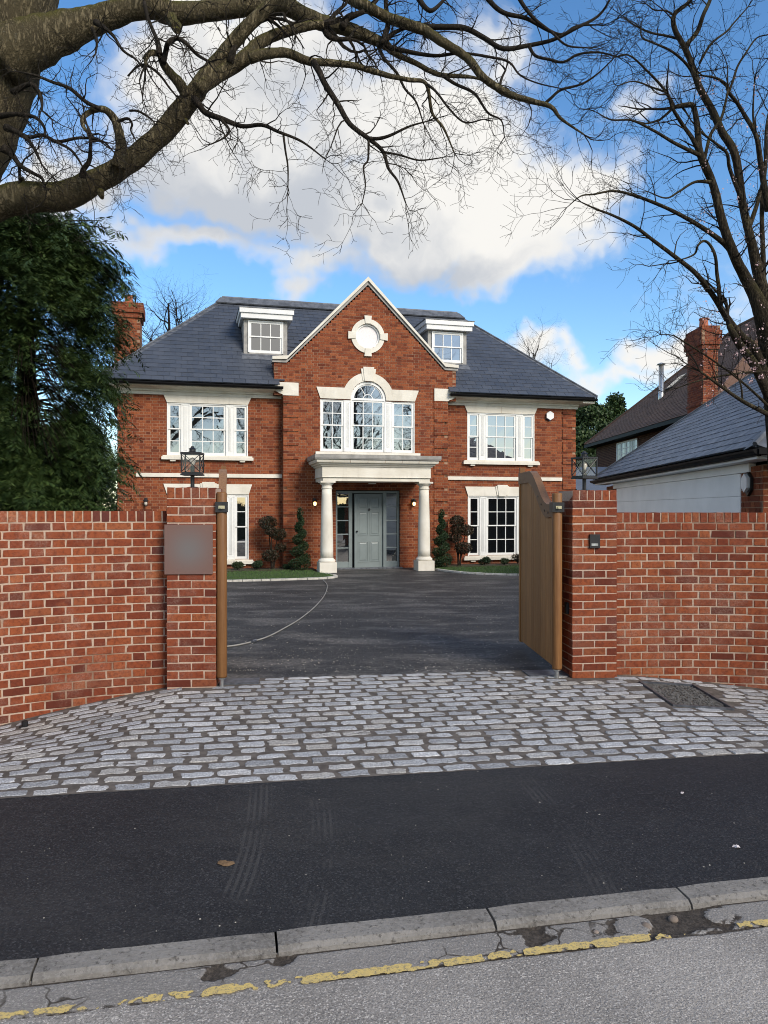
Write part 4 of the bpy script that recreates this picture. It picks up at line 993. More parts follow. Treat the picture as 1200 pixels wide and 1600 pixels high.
def blob_pts(rg, c, r, n, shell=.55):
    d = rg.normal(size=(n, 3)); d /= np.linalg.norm(d, axis=1)[:, None]; rad = shell + (1 - shell) * rg.random(n) ** .5
    return np.asarray(c) + d * rad[:, None] * np.asarray(r)
HM = HOUSE.matrix_basis.copy()
def hp(s, d, z=0.): return HM @ Vector((s, -d, z))
# ------------------------------------------------------------------ lawns with pale edging
def lawn(label, outline, elabel, seed):
    w = [hp(s, d, 0) for s, d in outline]; n = len(w)
    mb = MB(); mb.v = [(p.x, p.y, .035) for p in w] + [(p.x, p.y, -.02) for p in w]; mb.f = [tuple(range(n))] + [(i, i + n, (i + 1) % n + n, (i + 1) % n) for i in range(n)]
    bed_ = mb.build('lawn', 'turf', None, kind='structure')
    from mathutils.geometry import intersect_point_tri_2d
    xs = [p.x for p in w]; ys = [p.y for p in w]; rg = random.Random(seed); V = []; F = []
    def inside(x, y):
        c = False; j = n - 1
        for i in range(n):
            if (w[i].y > y) != (w[j].y > y) and x < (w[j].x - w[i].x) * (y - w[i].y) / (w[j].y - w[i].y) + w[i].x: c = not c
            j = i
        return c
    k = 0
    while k < 16000:
        x, y = rg.uniform(min(xs), max(xs)), rg.uniform(min(ys), max(ys)); k += 1
        if not inside(x, y): continue
        a = rg.uniform(0, 6.28); h = rg.uniform(.02, .045); l = rg.uniform(-.02, .02); o = len(V); dx, dy = .006 * math.cos(a), .006 * math.sin(a)
        V += [(x - dx, y - dy, .03), (x + dx, y + dy, .03), (x + l, y + l * .6, .035 + h)]; F.append((o, o + 1, o + 2))
    tag(link('grass', npmesh('grass', V, F, 3, 'grass'), None, kind='stuff'), label, 'grass')
    return bed_
def edging(label, path):
    root = thing('lawn_edging', label, 'edging'); P = [hp(s, d, 0) for s, d in path]; P = [Vector(q) for q in catmull([tuple(p) for p in P], 8)]
    acc = 0; start = P[0]; rg = random.Random(2); prev = P[0]
    for q in P[1:]:
        if (q - start).length >= .2:
            m = (start + q) / 2; L = (q - start).length - .012; a = math.atan2(q.y - start.y, q.x - start.x)
            link('edging_sett', EDM, root, (m.x, m.y, 0), (rg.uniform(-.02, .02), rg.uniform(-.02, .02), a)).scale = (L / .2, 1, 1); start = q
EDM = MB().box(-.1, .1, -.05, .05, -.05, .042).mesh('edging_sett', 'edging_stone')
pathL = [(-6.9, 3.4), (-5.5, 3.38), (-4.2, 3.34), (-2.6, 3.28), (-1.75, 3.18), (-1.4, 2.95), (-1.32, 2.5), (-1.5, 1.85)]
pathR = [(1.72, 1.3), (1.85, 1.9), (2.2, 2.7), (3.0, 3.35), (4.3, 3.6), (6.9, 3.65)]
EL = [tuple(q[:2]) for q in catmull([(*p, 0) for p in pathL], 6)]; ER = [tuple(q[:2]) for q in catmull([(*p, 0) for p in pathR], 6)]
lawn('short green lawn strip left of the portico', [(-6.9, .5)] + EL + [(-1.6, 1.5), (-1.62, .5)], '', 1)
lawn('short green lawn strip right of the portico', [(1.72, .5)] + ER + [(6.9, .5)], '', 2)
edging('curved pale stone edging of the lawn left of the portico', [(s, d + .05) for s, d in pathL]); edging('curved pale stone edging of the lawn right of the portico', [(s, d + .05) for s, d in pathR])
for a, b, dd in ((-6.9, -1.5, .9), (1.7, 6.9, .85)):
    P = [hp(a, 0, 0), hp(b, 0, 0), hp(b, dd, 0), hp(a, dd, 0)]
    MB().add([(p.x, p.y, .05) for p in P] + [(p.x, p.y, -.02) for p in P], [(3, 2, 1, 0), (2, 3, 7, 6), (1, 2, 6, 5), (0, 4, 7, 3)]).build('flower_bed', 'soil', None, kind='structure')
# ------------------------------------------------------------------ planting by the front
def spiral(label, s, d, h, seed):
    rg = np.random.default_rng(seed); p = hp(s, d, 0); t = thing('spiral_topiary', label, 'topiary', p, 0, 'clipped spiral topiaries')
    MB().tube([(0, 0, 0), (0, 0, h * .95)], [.025, .012], 7).build('trunk', 'conifer_bark', t)
    pts = []; turns = 4.2
    for k in range(420):
        u = k / 420; a = u * turns * 2 * math.pi + seed; z = .18 + u * (h - .3); r = .24 * (1 - u) ** .8 + .035
        c = (r * .55 * math.cos(a), r * .55 * math.sin(a), z); pts.append(blob_pts(rg, c, (r * .62, r * .62, .085 + .03 * (1 - u)), 22, .8))
    pts.append(blob_pts(rg, (0, 0, .2), (.28, .28, .17), 900, .8)); pts.append(blob_pts(rg, (0, 0, h - .1), (.09, .09, .13), 260, .7))
    leaves('foliage', np.concatenate(pts), .035, 'dark_leaf', t, seed, 1.5)
spiral('clipped spiral topiary left of the portico', -1.92, .9, 1.66, 3)
spiral('clipped spiral topiary right of the portico', 2.0, .9, 1.62, 4)
def cloud_shrub(label, s, d, blobs, seed, mat='red_leaf'):
    rg = np.random.default_rng(seed); p = hp(s, d, 0); t = thing('cloud_shrub', label, 'shrub', p, 0, 'cloud pruned shrubs')
    st = MB(); pts = []
    for (x, z, r) in blobs:
        y = rg.uniform(-.12, .12); st.tube([(x * .15, 0, 0), (x * .3, y * .4, z * .4), (x * .75, y, z * .75), (x, y, z)], [.022, .018, .014, .008], 6)
        pts.append(blob_pts(rg, (x, y, z), (r, r, r * .72), int(1500 * (r / .25) ** 2), .55))
    st.build('stems', 'twig_bark', t); leaves('foliage', np.concatenate(pts), .05, mat, t, seed, 1.8)
cloud_shrub('cloud pruned shrub with bare stems between the left window and the spiral', -2.62, .55, [(-.12, 1.28, .25), (.16, .98, .22), (-.05, .42, .22), (.22, .62, .15), (.0, 1.05, .16)], 5)
cloud_shrub('reddish cloud pruned shrub in front of the lower right window', 2.62, .6, [(-.05, 1.3, .23), (.2, 1.05, .22), (-.12, .85, .2), (.12, .55, .24), (-.05, 1.08, .2)], 6)
def bush(label, s, d, r, seed, mat):
    rg = np.random.default_rng(seed); p = hp(s, d, 0); t = thing('small_bush', label, 'bush', p, 0, 'small bushes in the front bed')
    MB().tube([(0, 0, 0), (0, 0, r)], [.012, .006], 5).build('stem', 'twig_bark', t)
    pts = np.concatenate([blob_pts(rg, (rg.uniform(-.5, .5) * r, rg.uniform(-.4, .4) * r, r * rg.uniform(.6, 1.1) + .04), (r * .62, r * .6, r * .5), 420, .5) for _ in range(4)]); pts[:, 2] = np.maximum(pts[:, 2], .05)
    leaves('foliage', pts, .04, mat, t, seed, 2.2)
bush('pale green bush under the lower left window, beside the open gate', -3.52, .6, .16, 11, 'bush_leaf')
bush('dark green bush under the right end of the lower left window', -3.02, .6, .17, 12, 'dark_leaf')
bush('dark bush just right of the reddish cloud shrub', 3.42, .55, .17, 13, 'dark_leaf')
bush('small bush midway under the lower right window', 4.0, .6, .13, 14, 'bush_leaf')
bush('spiky reddish bush by the open right gate', 4.45, .5, .22, 15, 'red_leaf')
bush('pale green bush by the open right gate', 4.72, .62, .15, 16, 'bush_leaf')
bush('low dark bush beside the foot of the left spiral', -2.25, .66, .1, 17, 'dark_leaf')
bush('low bush at the foot of the right spiral topiary', 1.98, .8, .13, 18, 'dark_leaf')
tag(MB().lathe([(0, 0), (.045, .01), (.05, .035), (.02, .06), (0, .062)], n=9).build('garden_stone', 'edging_stone', None, True, hp(-1.48, 1.15, .035)), 'small pale stone on the lawn beside the left column', 'stone')
# ------------------------------------------------------------------ hose
def gp(px, py, z=.012): Y = (EYE - z) * 1200 / (py - 797); return ((px - 600) / 1200 * Y, Y, z)
hs = [gp(505, 906, .03), gp(511, 914), gp(508, 928), gp(494, 946), gp(470, 966), gp(445, 981), gp(420, 994), gp(396, 1002), gp(370, 1008), gp(345, 1011), gp(300, 1016)]
hz = thing('garden_hose', 'pale grey hose lying in a curve across the dark drive', 'hose')
MB().tube([tuple(p) for p in catmull(hs, 8)], [.0095] * (len(hs) * 8 - 7), 8).build('tube', 'hose_grey', hz, True)
q = Vector(gp(399, 1001, .016)); q2 = Vector(gp(394, 1003, .016)); MB().tube([q, q2], [.021, .021], 8).build('coupling', 'steel_plate', hz)
# ------------------------------------------------------------------ gates
def gate(label, hinge, far, side):
    d = Vector((far[0] - hinge[0], far[1] - hinge[1], 0)); L = d.length; rz = math.atan2(d.y, d.x)
    t = thing('wooden_gate', label, 'gate', (hinge[0], hinge[1], 0), rz, 'pair of wooden driveway gates')
    MB().lathe([(.046, .085), (.048, .1), (.048, 1.77), (.043, 1.785)], n=20).build('hinge_post', 'post_wood', t, True)
    ztop = lambda u: 1.66 + .37 * (3 * q_ ** 2 - 2 * q_ ** 3 if 0 < (q_ := min(1, max(0, (u - .22) / .85))) < 1 else (0 if u < .5 else 1))
    nb = 14; a0 = .055; w = (L - a0 - .07) / nb; th = .021
    for k in range(nb):
        u0, u1 = a0 + k * w + .003, a0 + (k + 1) * w - .003
        poly = [(u0, .10), (u1, .10), (u1, ztop(u1) - .04), (u0, ztop(u0) - .04)]
        MB().prism(poly, -th, th).build('board', 'gate_wood', t)
    MB().box(L - .07, L, -.032, .032, .085, ztop(L) + .0).build('meeting_stile', 'gate_wood', t)
    MB().box(L - .06, L - .012, -.028, .028, ztop(L) + .022, ztop(L) + .085).build('stile_end', 'post_wood', t)
    us = [a0 - .01 + (L - a0 + .01) * i / 30 for i in range(31)]
    MB().strip([(u, ztop(u) - .105 - .03 * math.sin(math.pi * min(1, max(0, (u - .1) / 1.0)))) for u in us], [(u, ztop(u) + .02) for u in us], -.038, .038).build('top_rail', 'gate_rail_wood', t)
    if side:
        b = MB()
        for u in (.2, .34, .48, .62): b.tube([(u, side * .036, ztop(u) - .065), (u, side * .043, ztop(u) - .065)], [.011, .011], 8)
        b.build('rail_bolts', 'black_metal', t)
    MB().box(-.056, .075, -.056, .056, 1.60, 1.695).build('hinge_bracket', 'black_metal', t)
    MB().box(-.0, .045, -.066, -.0565, 1.635, 1.665).build('hinge_plate', 'brass', t) if False else None
    MB().tube([(-.062, 0, 1.645), (-.085, 0, 1.645)], [.014, .014], 8).box(-.064, -.0565, -.028, .028, 1.632, 1.66).build('hinge_pin', 'brass', t)
    MB().lathe([(.034, .07), (.034, .085)], n=14).lathe([(.02, -.03), (.02, .07)], n=12).build('pivot', 'steel', t)
    MB().box(-.04, .03, .07, .1, 1.3, 1.36).build('stop', 'black_metal', t) if False else None
    return t
gate('wooden gate leaf left of the drive, open and seen edge-on beside its pier', (-1.49, 7.05), (-1.80, 8.62), -1)
gate('wooden gate leaf right of the drive, open with its boards in view', (1.672, 7.42), (1.615, 9.02), 1)
for lb, c, w, h in (('dark steel plate on the ground at the foot of the left gate', (-1.36, 7.24), .36, .22), ('dark steel plate on the ground at the foot of the right gate', (1.60, 7.60), .40, .26)):
    z = .004; o = tag(MB().box(-w / 2, w / 2, -h / 2, h / 2, -.05, .008).build('pivot_plate', 'steel_plate', None, False, (c[0], c[1], z), (0, 0, R(6))), lb, 'steel plate', 'gate pivot plates')
# ------------------------------------------------------------------ pier fittings
def pier_lantern(label, c, z, rz):
    t = thing('pier_lantern', label, 'lantern', (c[0], c[1], z), rz, 'lanterns on the gate piers')
    MB().lathe([(.055, 0), (.055, .008), (.02, .014)], n=16).lathe([(.019, .01), (.019, .118)], n=12).build('stem', 'black_metal', t)
    w = .093; MB().box(-w, w, -w, w, .118, .132).box(-w + .008, w - .008, -w + .008, w - .008, .132, .148).build('tray', 'black_metal', t)
    f = MB(); p = w - .008
    for sx in (-1, 1):
        for sy in (-1, 1): f.box(sx * p - .005, sx * p + .005, sy * p - .005, sy * p + .005, .148, .315)
    for a in range(4):
        ca, sa = math.cos(a * math.pi / 2), math.sin(a * math.pi / 2)
        tr = lambda u, zz: (u * ca + p * sa, u * sa - p * ca, zz)
        f.tube([tr(-p, .15), tr(p, .312)], [.0035, .0035], 5); f.tube([tr(p, .15), tr(-p, .312)], [.0035, .0035], 5)
    f.build('frame', 'black_metal', t)
    MB().box(-w, w, -w, w, .315, .332).lathe([(.05, .332), (.03, .345), (.03, .365), (.038, .367), (.02, .378), (.012, .392), (.0, .396)], n=12).build('roof', 'black_metal', t)
    MB().lathe([(.02, .148), (.02, .205)], n=10).build('lamp_holder', 'black_metal', t); MB().lathe([(.012, .205), (.018, .22), (.03, .25), (.024, .277), (.0, .288)], n=12).build('bulb', 'clear_bulb', t, True)
    g = MB(); q = p - .006
    for a in range(4):
        ca, sa = math.cos(a * math.pi / 2), math.sin(a * math.pi / 2); tr = lambda u, zz: (u * ca + q * sa, u * sa - q * ca, zz); g.add([tr(-q, .15), tr(q, .15), tr(q, .313), tr(-q, .313)], [(0, 1, 2, 3)])
    g.build('glass', 'clear_glass', t)
pier_lantern('black box lantern with crossed bars on the left gate pier', (-1.795, 7.2), 1.826, R(2))
pier_lantern('black box lantern on the right gate pier, in front of the dark trees', (1.99, 7.63), 1.812, R(24))
def on_pier(c, rz, x, z, out=.222): return Vector((c[0], c[1], 0)) + Matrix.Rotation(rz, 4, 'Z') @ Vector((x, -out, z))
pq = tag(MB().box(-.216, .216, 0, .012, -.226, .226).build('plaque', 'plaque_face', None, False, on_pier(PL, R(4), -.022, 1.262, .236), (0, 0, R(4))), 'blank square grey-brown plaque on the front of the left gate pier', 'plaque')
t = thing('letter_plate', 'black square letter plate with a pale slot on the right gate pier', 'letter box', on_pier(PR, R(5), -.005, 1.32), R(5))
MB().box(-.05, .05, -.022, .0, -.066, .066).build('case', 'black_metal', t); MB().box(-.036, .03, -.0245, -.0225, -.045, -.022).build('slot_cover', 'steel', t)
for lb, c, rz, sx, z in (('black photocell on the inner face of the left pier, beside the gate post', PL, R(4), 1, .66), ('black photocell on the inner face of the right pier, beside the gate post', PR, R(5), -1, .66)):
    p = Vector((c[0], c[1], 0)) + Matrix.Rotation(rz, 4, 'Z') @ Vector((sx * .222, -.10, z)); t = thing('photocell', lb, 'photocell', p, rz, 'gate photocells')
    MB().box(min(0, sx * .028), max(0, sx * .028), -.028, .028, -.055, .055).build('case', 'black_metal', t); MB().lathe([(.012, 0), (.012, .003)], n=10).build('lens', 'dark_inside', t, False, (sx * .028, 0, .02), (0, R(90), 0))
p = at(40, 1121, 6.42); t = thing('cable_outlet', 'small black pipe end at the foot of the left garden wall', 'pipe', (p.x, p.y - .02, ground_z(p.x, p.y)))
MB().lathe([(.026, 0), (.026, .05), (.02, .05), (.02, .01)], n=12).build('pipe', 'black_metal', t); MB().box(-.035, .035, -.03, .03, 0, .012).build('collar', 'black_metal', t)
# recessed cover filled with gravel
t = thing('recessed_cover', 'square recessed drain cover filled with dark gravel among the setts', 'drain cover', (2.695, 6.9, ground_z(2.695, 6.9) + .012), R(2))
t.rotation_euler = (R(1.7), R(3.9), R(2)); w, h = .265, .40; MB().box(-w, w, -h, -h + .018, -.04, .012).box(-w, w, h - .018, h, -.04, .012).box(-w, -w + .018, -h + .018, h - .018, -.04, .012).box(w - .018, w, -h + .018, h - .018, -.04, .012).build('frame', 'steel_plate', t)
MB().box(-w + .018, w - .018, -h + .018, h - .018, -.04, -.012).build('tray', 'sett_bedding', t)
simple('dark_gravel', (.10, .095, .088), .9, var=.5, scale=40)
rg = random.Random(6); pebbles('gravel', 'dark gravel fill', [(rg.uniform(-w + .03, w - .03), rg.uniform(-h + .03, h - .03), -.003, rg.uniform(.007, .013)) for _ in range(1300)], 'dark_gravel', t)

# ------------------------------------------------------------------ garage of the plot, right
GA = -math.atan(.075)
GAR = thing('garage', 'low garage with slate hipped roof and wide white door, right of the house', 'garage', (4.352, 9.01, 0), GA)
gx = .255
brickwork(GAR, lambda u, o, z: (gx - o, -u, z), lambda z: [(-1.09, -.40), (-9.35, -8.25)], 0, 2.175, 'pier_bricks')
brickwork(GAR, lambda u, o, z: (u, .40 - o, z), lambda z: [(gx, 5.2)], 0, 2.175, 'end_bricks')
MB().box(gx + .1, 5.15, .5, 9.3, 0, 2.2).build('dark_core', 'dark_inside', GAR)  # near-black filler in place of the unlit garage interior
gd = link('garage_door', None, GAR)
for k, (za, zb) in enumerate(((-.02, .51), (.514, .94), (.944, 1.37), (1.374, 1.80), (1.804, 2.10))):
    m = MB(); m.box(gx - .01, gx + .05, 1.09, 8.25, za, zb)
    m.build('door_panel', 'garage_white', gd)
MB().box(gx - .03, gx + .06, .77, 8.5, 2.104, 2.215).build('door_head', 'garage_white', GAR)
MB().box(.03, .28, -.0, 9.6, 2.22, 2.266).box(.02, 5.35, -.0, .40, 2.222, 2.262).build('soffit', 'trim_white', GAR)
mb = MB(); pts = arc(-.0, 2.33, .06, 180, 360, 8); n = len(pts); mb.v = [(x, -.1, z) for x, z in pts] + [(x, 9.78, z) for x, z in pts]; mb.f = [(i, n + i, n + i + 1, i + 1) for i in range(n - 1)] + [tuple(range(n)), tuple(range(2 * n - 1, n - 1, -1))]
mb.box(.0, .05, -.05, 9.7, 2.25, 2.325); mb.box(.0, 5.44, -.12, -.02, 2.27, 2.345); mb.build('gutter', 'gutter_black', GAR)
GW, GL, GT = 5.44, 9.73, .75; hw = GW / 2; gr_ = link('roof', None, GAR)
z0 = 2.36; rz_ = z0 + hw * GT
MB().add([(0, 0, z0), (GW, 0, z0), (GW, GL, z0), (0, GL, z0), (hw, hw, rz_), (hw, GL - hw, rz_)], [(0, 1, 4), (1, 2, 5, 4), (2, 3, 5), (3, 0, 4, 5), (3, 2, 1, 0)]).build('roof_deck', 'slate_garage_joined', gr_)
gp_ = math.atan(GT); gl = hw / math.cos(gp_)
def gslope(u, v, h): return (v * math.cos(gp_) - h * math.sin(gp_), u, z0 + v * math.sin(gp_) + h * math.cos(gp_))
glim = lambda v: (v / gl * hw, GL - v / gl * hw)
S = slates(gr_, glim, 19, .1785, .36, None, lambda u, v: False, '', '', 300); S.sort(key=lambda t: t[1])
gm = MB(); a, LLg = .178, .1785 * 1.95
gm.add([(-.004, -a, .014), (-.004, a, .014), (LLg, a, 0), (LLg, -a, 0), (-.004, -a, .0), (-.004, a, .0)], [(0, 3, 2, 1), (4, 0, 1, 5)])
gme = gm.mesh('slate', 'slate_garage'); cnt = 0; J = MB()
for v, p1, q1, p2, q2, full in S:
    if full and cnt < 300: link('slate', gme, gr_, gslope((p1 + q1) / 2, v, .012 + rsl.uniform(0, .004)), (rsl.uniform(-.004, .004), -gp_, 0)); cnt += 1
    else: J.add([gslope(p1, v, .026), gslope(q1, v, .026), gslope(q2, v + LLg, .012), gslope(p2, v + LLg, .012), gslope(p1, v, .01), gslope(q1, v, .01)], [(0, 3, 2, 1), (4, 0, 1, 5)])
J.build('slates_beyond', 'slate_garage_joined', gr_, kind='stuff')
for (xa, ya), (xb, yb) in (((0, 0), (hw, hw)), ((0, GL), (hw, GL - hw))):
    A, B = Vector((xa, ya, z0 + .035)), Vector((xb, yb, rz_ + .035)); m = MB(); sy = 1 if yb > ya else -1
    nl = Vector((-math.sin(gp_), 0, math.cos(gp_))); ne = Vector((0, -sy * math.sin(gp_), math.cos(gp_))); dd = (B - A).normalized()
    w1 = nl.cross(dd).normalized() * .17; w1 = w1 if w1.y * sy > 0 else -w1; w2v = ne.cross(dd).normalized() * .17; w2v = w2v if w2v.x > 0 else -w2v
    m.add([tuple(A), tuple(B), tuple(B + w1), tuple(A + w1), tuple(B + w2v), tuple(A + w2v)], [(0, 1, 2, 3), (1, 0, 5, 4)]); m.tube([A, B], [.03, .03], 8); m.build('hip_lead', 'lead', gr_)
ab = thing('alarm_box', 'white hexagonal alarm box with dark rim on the garage pier', 'alarm box', GAR.matrix_basis @ Vector((gx, .8, 1.965)), GA - R(90))
MB().prism([(.105 * math.cos(R(a_)), .12 * math.sin(R(a_))) for a_ in range(30, 390, 60)], -.08, -.04).build('cover', 'plastic_white', ab); MB().prism([(.13 * math.cos(R(a_)), -.012 + .155 * math.sin(R(a_))) for a_ in range(30, 390, 60)], -.04, -.002).build('backplate', 'black_metal', ab)
# ------------------------------------------------------------------ neighbouring house
NB = thing('neighbour_house', 'brown tiled house with tall brick chimney behind the garage', 'house', (10.28, 24.3, 0), R(1.3))
NE, NT_, NL, NH = 4.85, .9, 13.8, 5.2
MB().box(.5, 2 * NH - .5, .4, NL - .4, 0, NE - .05).build('wall', 'brown_wall', NB) if 'brown_wall' in MATS else None
brick_box(NB, .45, 2 * NH - .45, .4, NL - .4, 2.4, 4.8, 'brick_brown' if 'brick_brown' in MATS else 'brick_house', 'l')
brick_mat('brick_brown', 'island', [(0, (.05, .026, .02)), (1, (.10, .05, .035))], 0)
NB.children[-2].data.materials[0] = MATS['brick_brown'] if NB.children[-2].data.materials[0].name.startswith('brick') else NB.children[-2].data.materials[0]
MB().box(.6, 2 * NH - .5, .45, NL - .45, 0, 4.85).build('dark_core', 'dark_inside', NB)  # near-black filler in place of the neighbour's unlit rooms
MB().box(-.04, .04, -.05, NL + .05, NE - .16, NE - .02).box(.02, .5, -.02, NL, NE - .15, NE - .1).build('eaves', 'gutter_black', NB)
nr = link('roof', None, NB); zr = NE + NH * NT_
MB().add([(0, 0, NE), (2 * NH, 0, NE), (2 * NH, NL, NE), (0, NL, NE), (NH, NH, zr), (NH, NL - NH, zr)], [(0, 1, 4), (1, 2, 5, 4), (2, 3, 5), (3, 0, 4, 5), (3, 2, 1, 0)]).build('roof_deck', 'brown_tile', nr)
npit = math.atan(NT_); nl_ = NH / math.cos(npit)
def nslope(u, v, h): return (v * math.cos(npit) - h * math.sin(npit), u, NE + v * math.sin(npit) + h * math.cos(npit))
J = MB()
for v, p1, q1, p2, q2, full in slates(nr, lambda v: (v / nl_ * NH, NL - v / nl_ * NH), 58, .118, .19, None, lambda u, v: False, '', '', 0):
    hh = .004 + rsl.uniform(0, .006); J.add([nslope(p1, v, hh + .018), nslope(q1, v, hh + .018), nslope(q2, v + .2, hh), nslope(p2, v + .2, hh), nslope(p1, v, hh), nslope(q1, v, hh)], [(0, 3, 2, 1), (4, 0, 1, 5)])
J.build('tiles', 'brown_tile', nr, kind='stuff')
MB().tube([(0, NL, NE + .03), (NH, NL - NH, zr + .03), (NH, NH, zr + .03), (0, 0, NE + .03)], [.07] * 4, 6).build('hip_tiles', 'brown_tile', nr)
nc = link('chimney', None, NB); c0, c1, d0, d1 = -.1, .38, .2, 1.4
brick_box(nc, c0, c1, d0, d1, 2.6, 6.75, 'brick_joined'); brick_box(nc, c0 - .04, c1 + .04, d0 - .04, d1 + .04, 6.75, 6.9, 'brick_joined'); brick_box(nc, c0 - .09, c1 + .09, d0 - .09, d1 + .09, 6.9, 7.35, 'brick_joined'); brick_box(nc, c0 - .05, c1 + .05, d0 - .05, d1 + .05, 7.35, 7.5, 'brick_joined')
for z in (5.3, 5.45): brick_box(nc, c0 - .03, c1 + .03, d0 - .03, d1 + .03, z - .3 if z < 5.4 else 4.55, (z - .3 if z < 5.4 else 4.55) + .075, 'brick_joined', 'fl')
MB().box(c0 + .02, c1 - .02, d0 + .02, d1 - .02, 2.6, 7.49).build('chimney_core', 'mortar_house', nc)
MB().lathe([(.15, 0), (.13, .3), (.15, .31), (.15, .36), (.1, .36)], ((c0 + c1) / 2, .7, 7.49)).build('chimney_pot', 'terracotta', nc)
def on_n(px, py):                                                          # photo pixel -> neighbour roof plane (local)
    Mi = NB.matrix_basis.inverted(); o = Mi @ Vector((0, 0, EYE)); p = Mi @ at(px, py, 10); d = p - o
    t = (o.z - NE - o.x * NT_) / (d.x * NT_ - d.z); return o + d * t
f = on_n(1033, 622); MB().lathe([(.12, -.35), (.12, .25), (.105, .26), (.105, 1.38)], tuple(f), 16).lathe([(.17, 1.42), (.17, 1.45), (.05, 1.5)], tuple(f), 16).lathe([(.03, 1.3), (.03, 1.44)], tuple(f), 6).build('flue', 'steel', NB, True)
s0 = on_n(1058, 598); vv0 = (s0.x) / math.cos(npit)
m = MB(); m.add([nslope(s0.y - .4, vv0 - .45, .09), nslope(s0.y + .4, vv0 - .45, .09), nslope(s0.y + .4, vv0 + .45, .09), nslope(s0.y - .4, vv0 + .45, .09), nslope(s0.y - .4, vv0 - .45, 0), nslope(s0.y + .4, vv0 - .45, 0), nslope(s0.y - .4, vv0 + .45, 0), nslope(s0.y + .4, vv0 + .45, 0)], [(0, 3, 2, 1), (4, 0, 1, 5), (4, 6, 3, 0), (5, 1, 2, 7)])
sk = m.build('skylight', 'black_metal', NB); MB().add([nslope(s0.y - .33, vv0 - .38, .095), nslope(s0.y + .33, vv0 - .38, .095), nslope(s0.y + .33, vv0 + .38, .095), nslope(s0.y - .33, vv0 + .38, .095)], [(0, 3, 2, 1)]).build('pane', 'skylight_glass' if 'skylight_glass' in MATS else 'window_glass', sk)
wn = MB(); wy0, wy1 = 7.6, 10.2
wn.box(.395, .45, wy0, wy1, 3.55, 3.62).box(.395, .45, wy0, wy1, 4.55, 4.62)
for k in range(5): yy = wy0 + (wy1 - wy0) * k / 4; wn.box(.395, .45, yy - .035, yy + .035, 3.62, 4.55)
wn = wn.build('window', 'trim_white', NB)
for k in range(4):
    a_ = wy0 + (wy1 - wy0) * k / 4 + .035; b_ = a_ + (wy1 - wy0) / 4 - .07; MB().box(.415, .43, a_, b_, 3.62, 4.55).build('pane', 'window_glass', wn)
    for j in range(1, 4): MB().box(.405, .414, a_ + (b_ - a_) * j / 4 - .01, a_ + (b_ - a_) * j / 4 + .01, 3.62, 4.55).box(.403, .404, a_, b_, 3.62 + .93 * j / 4 - .01, 3.62 + .93 * j / 4 + .01).build('glazing_bar', 'trim_white', wn)
# low outbuilding roof at the far end
LT = thing('lean_to', 'small low slate lean-to between the house corner and the garage', 'lean-to', (6.6, 25.5, 0), 0)
MB().box(0, 3, 0, 2.5, 0, 2.2).build('wall', 'dark_inside', LT); MB().add([(-.2, -.3, 2.2), (3.2, -.3, 2.2), (3.2, 2.6, 3.2), (-.2, 2.6, 3.2), (-.2, -.3, 2.12), (3.2, -.3, 2.12)], [(0, 1, 2, 3), (4, 5, 1, 0)]).build('roof', 'slate_garage_joined', LT)

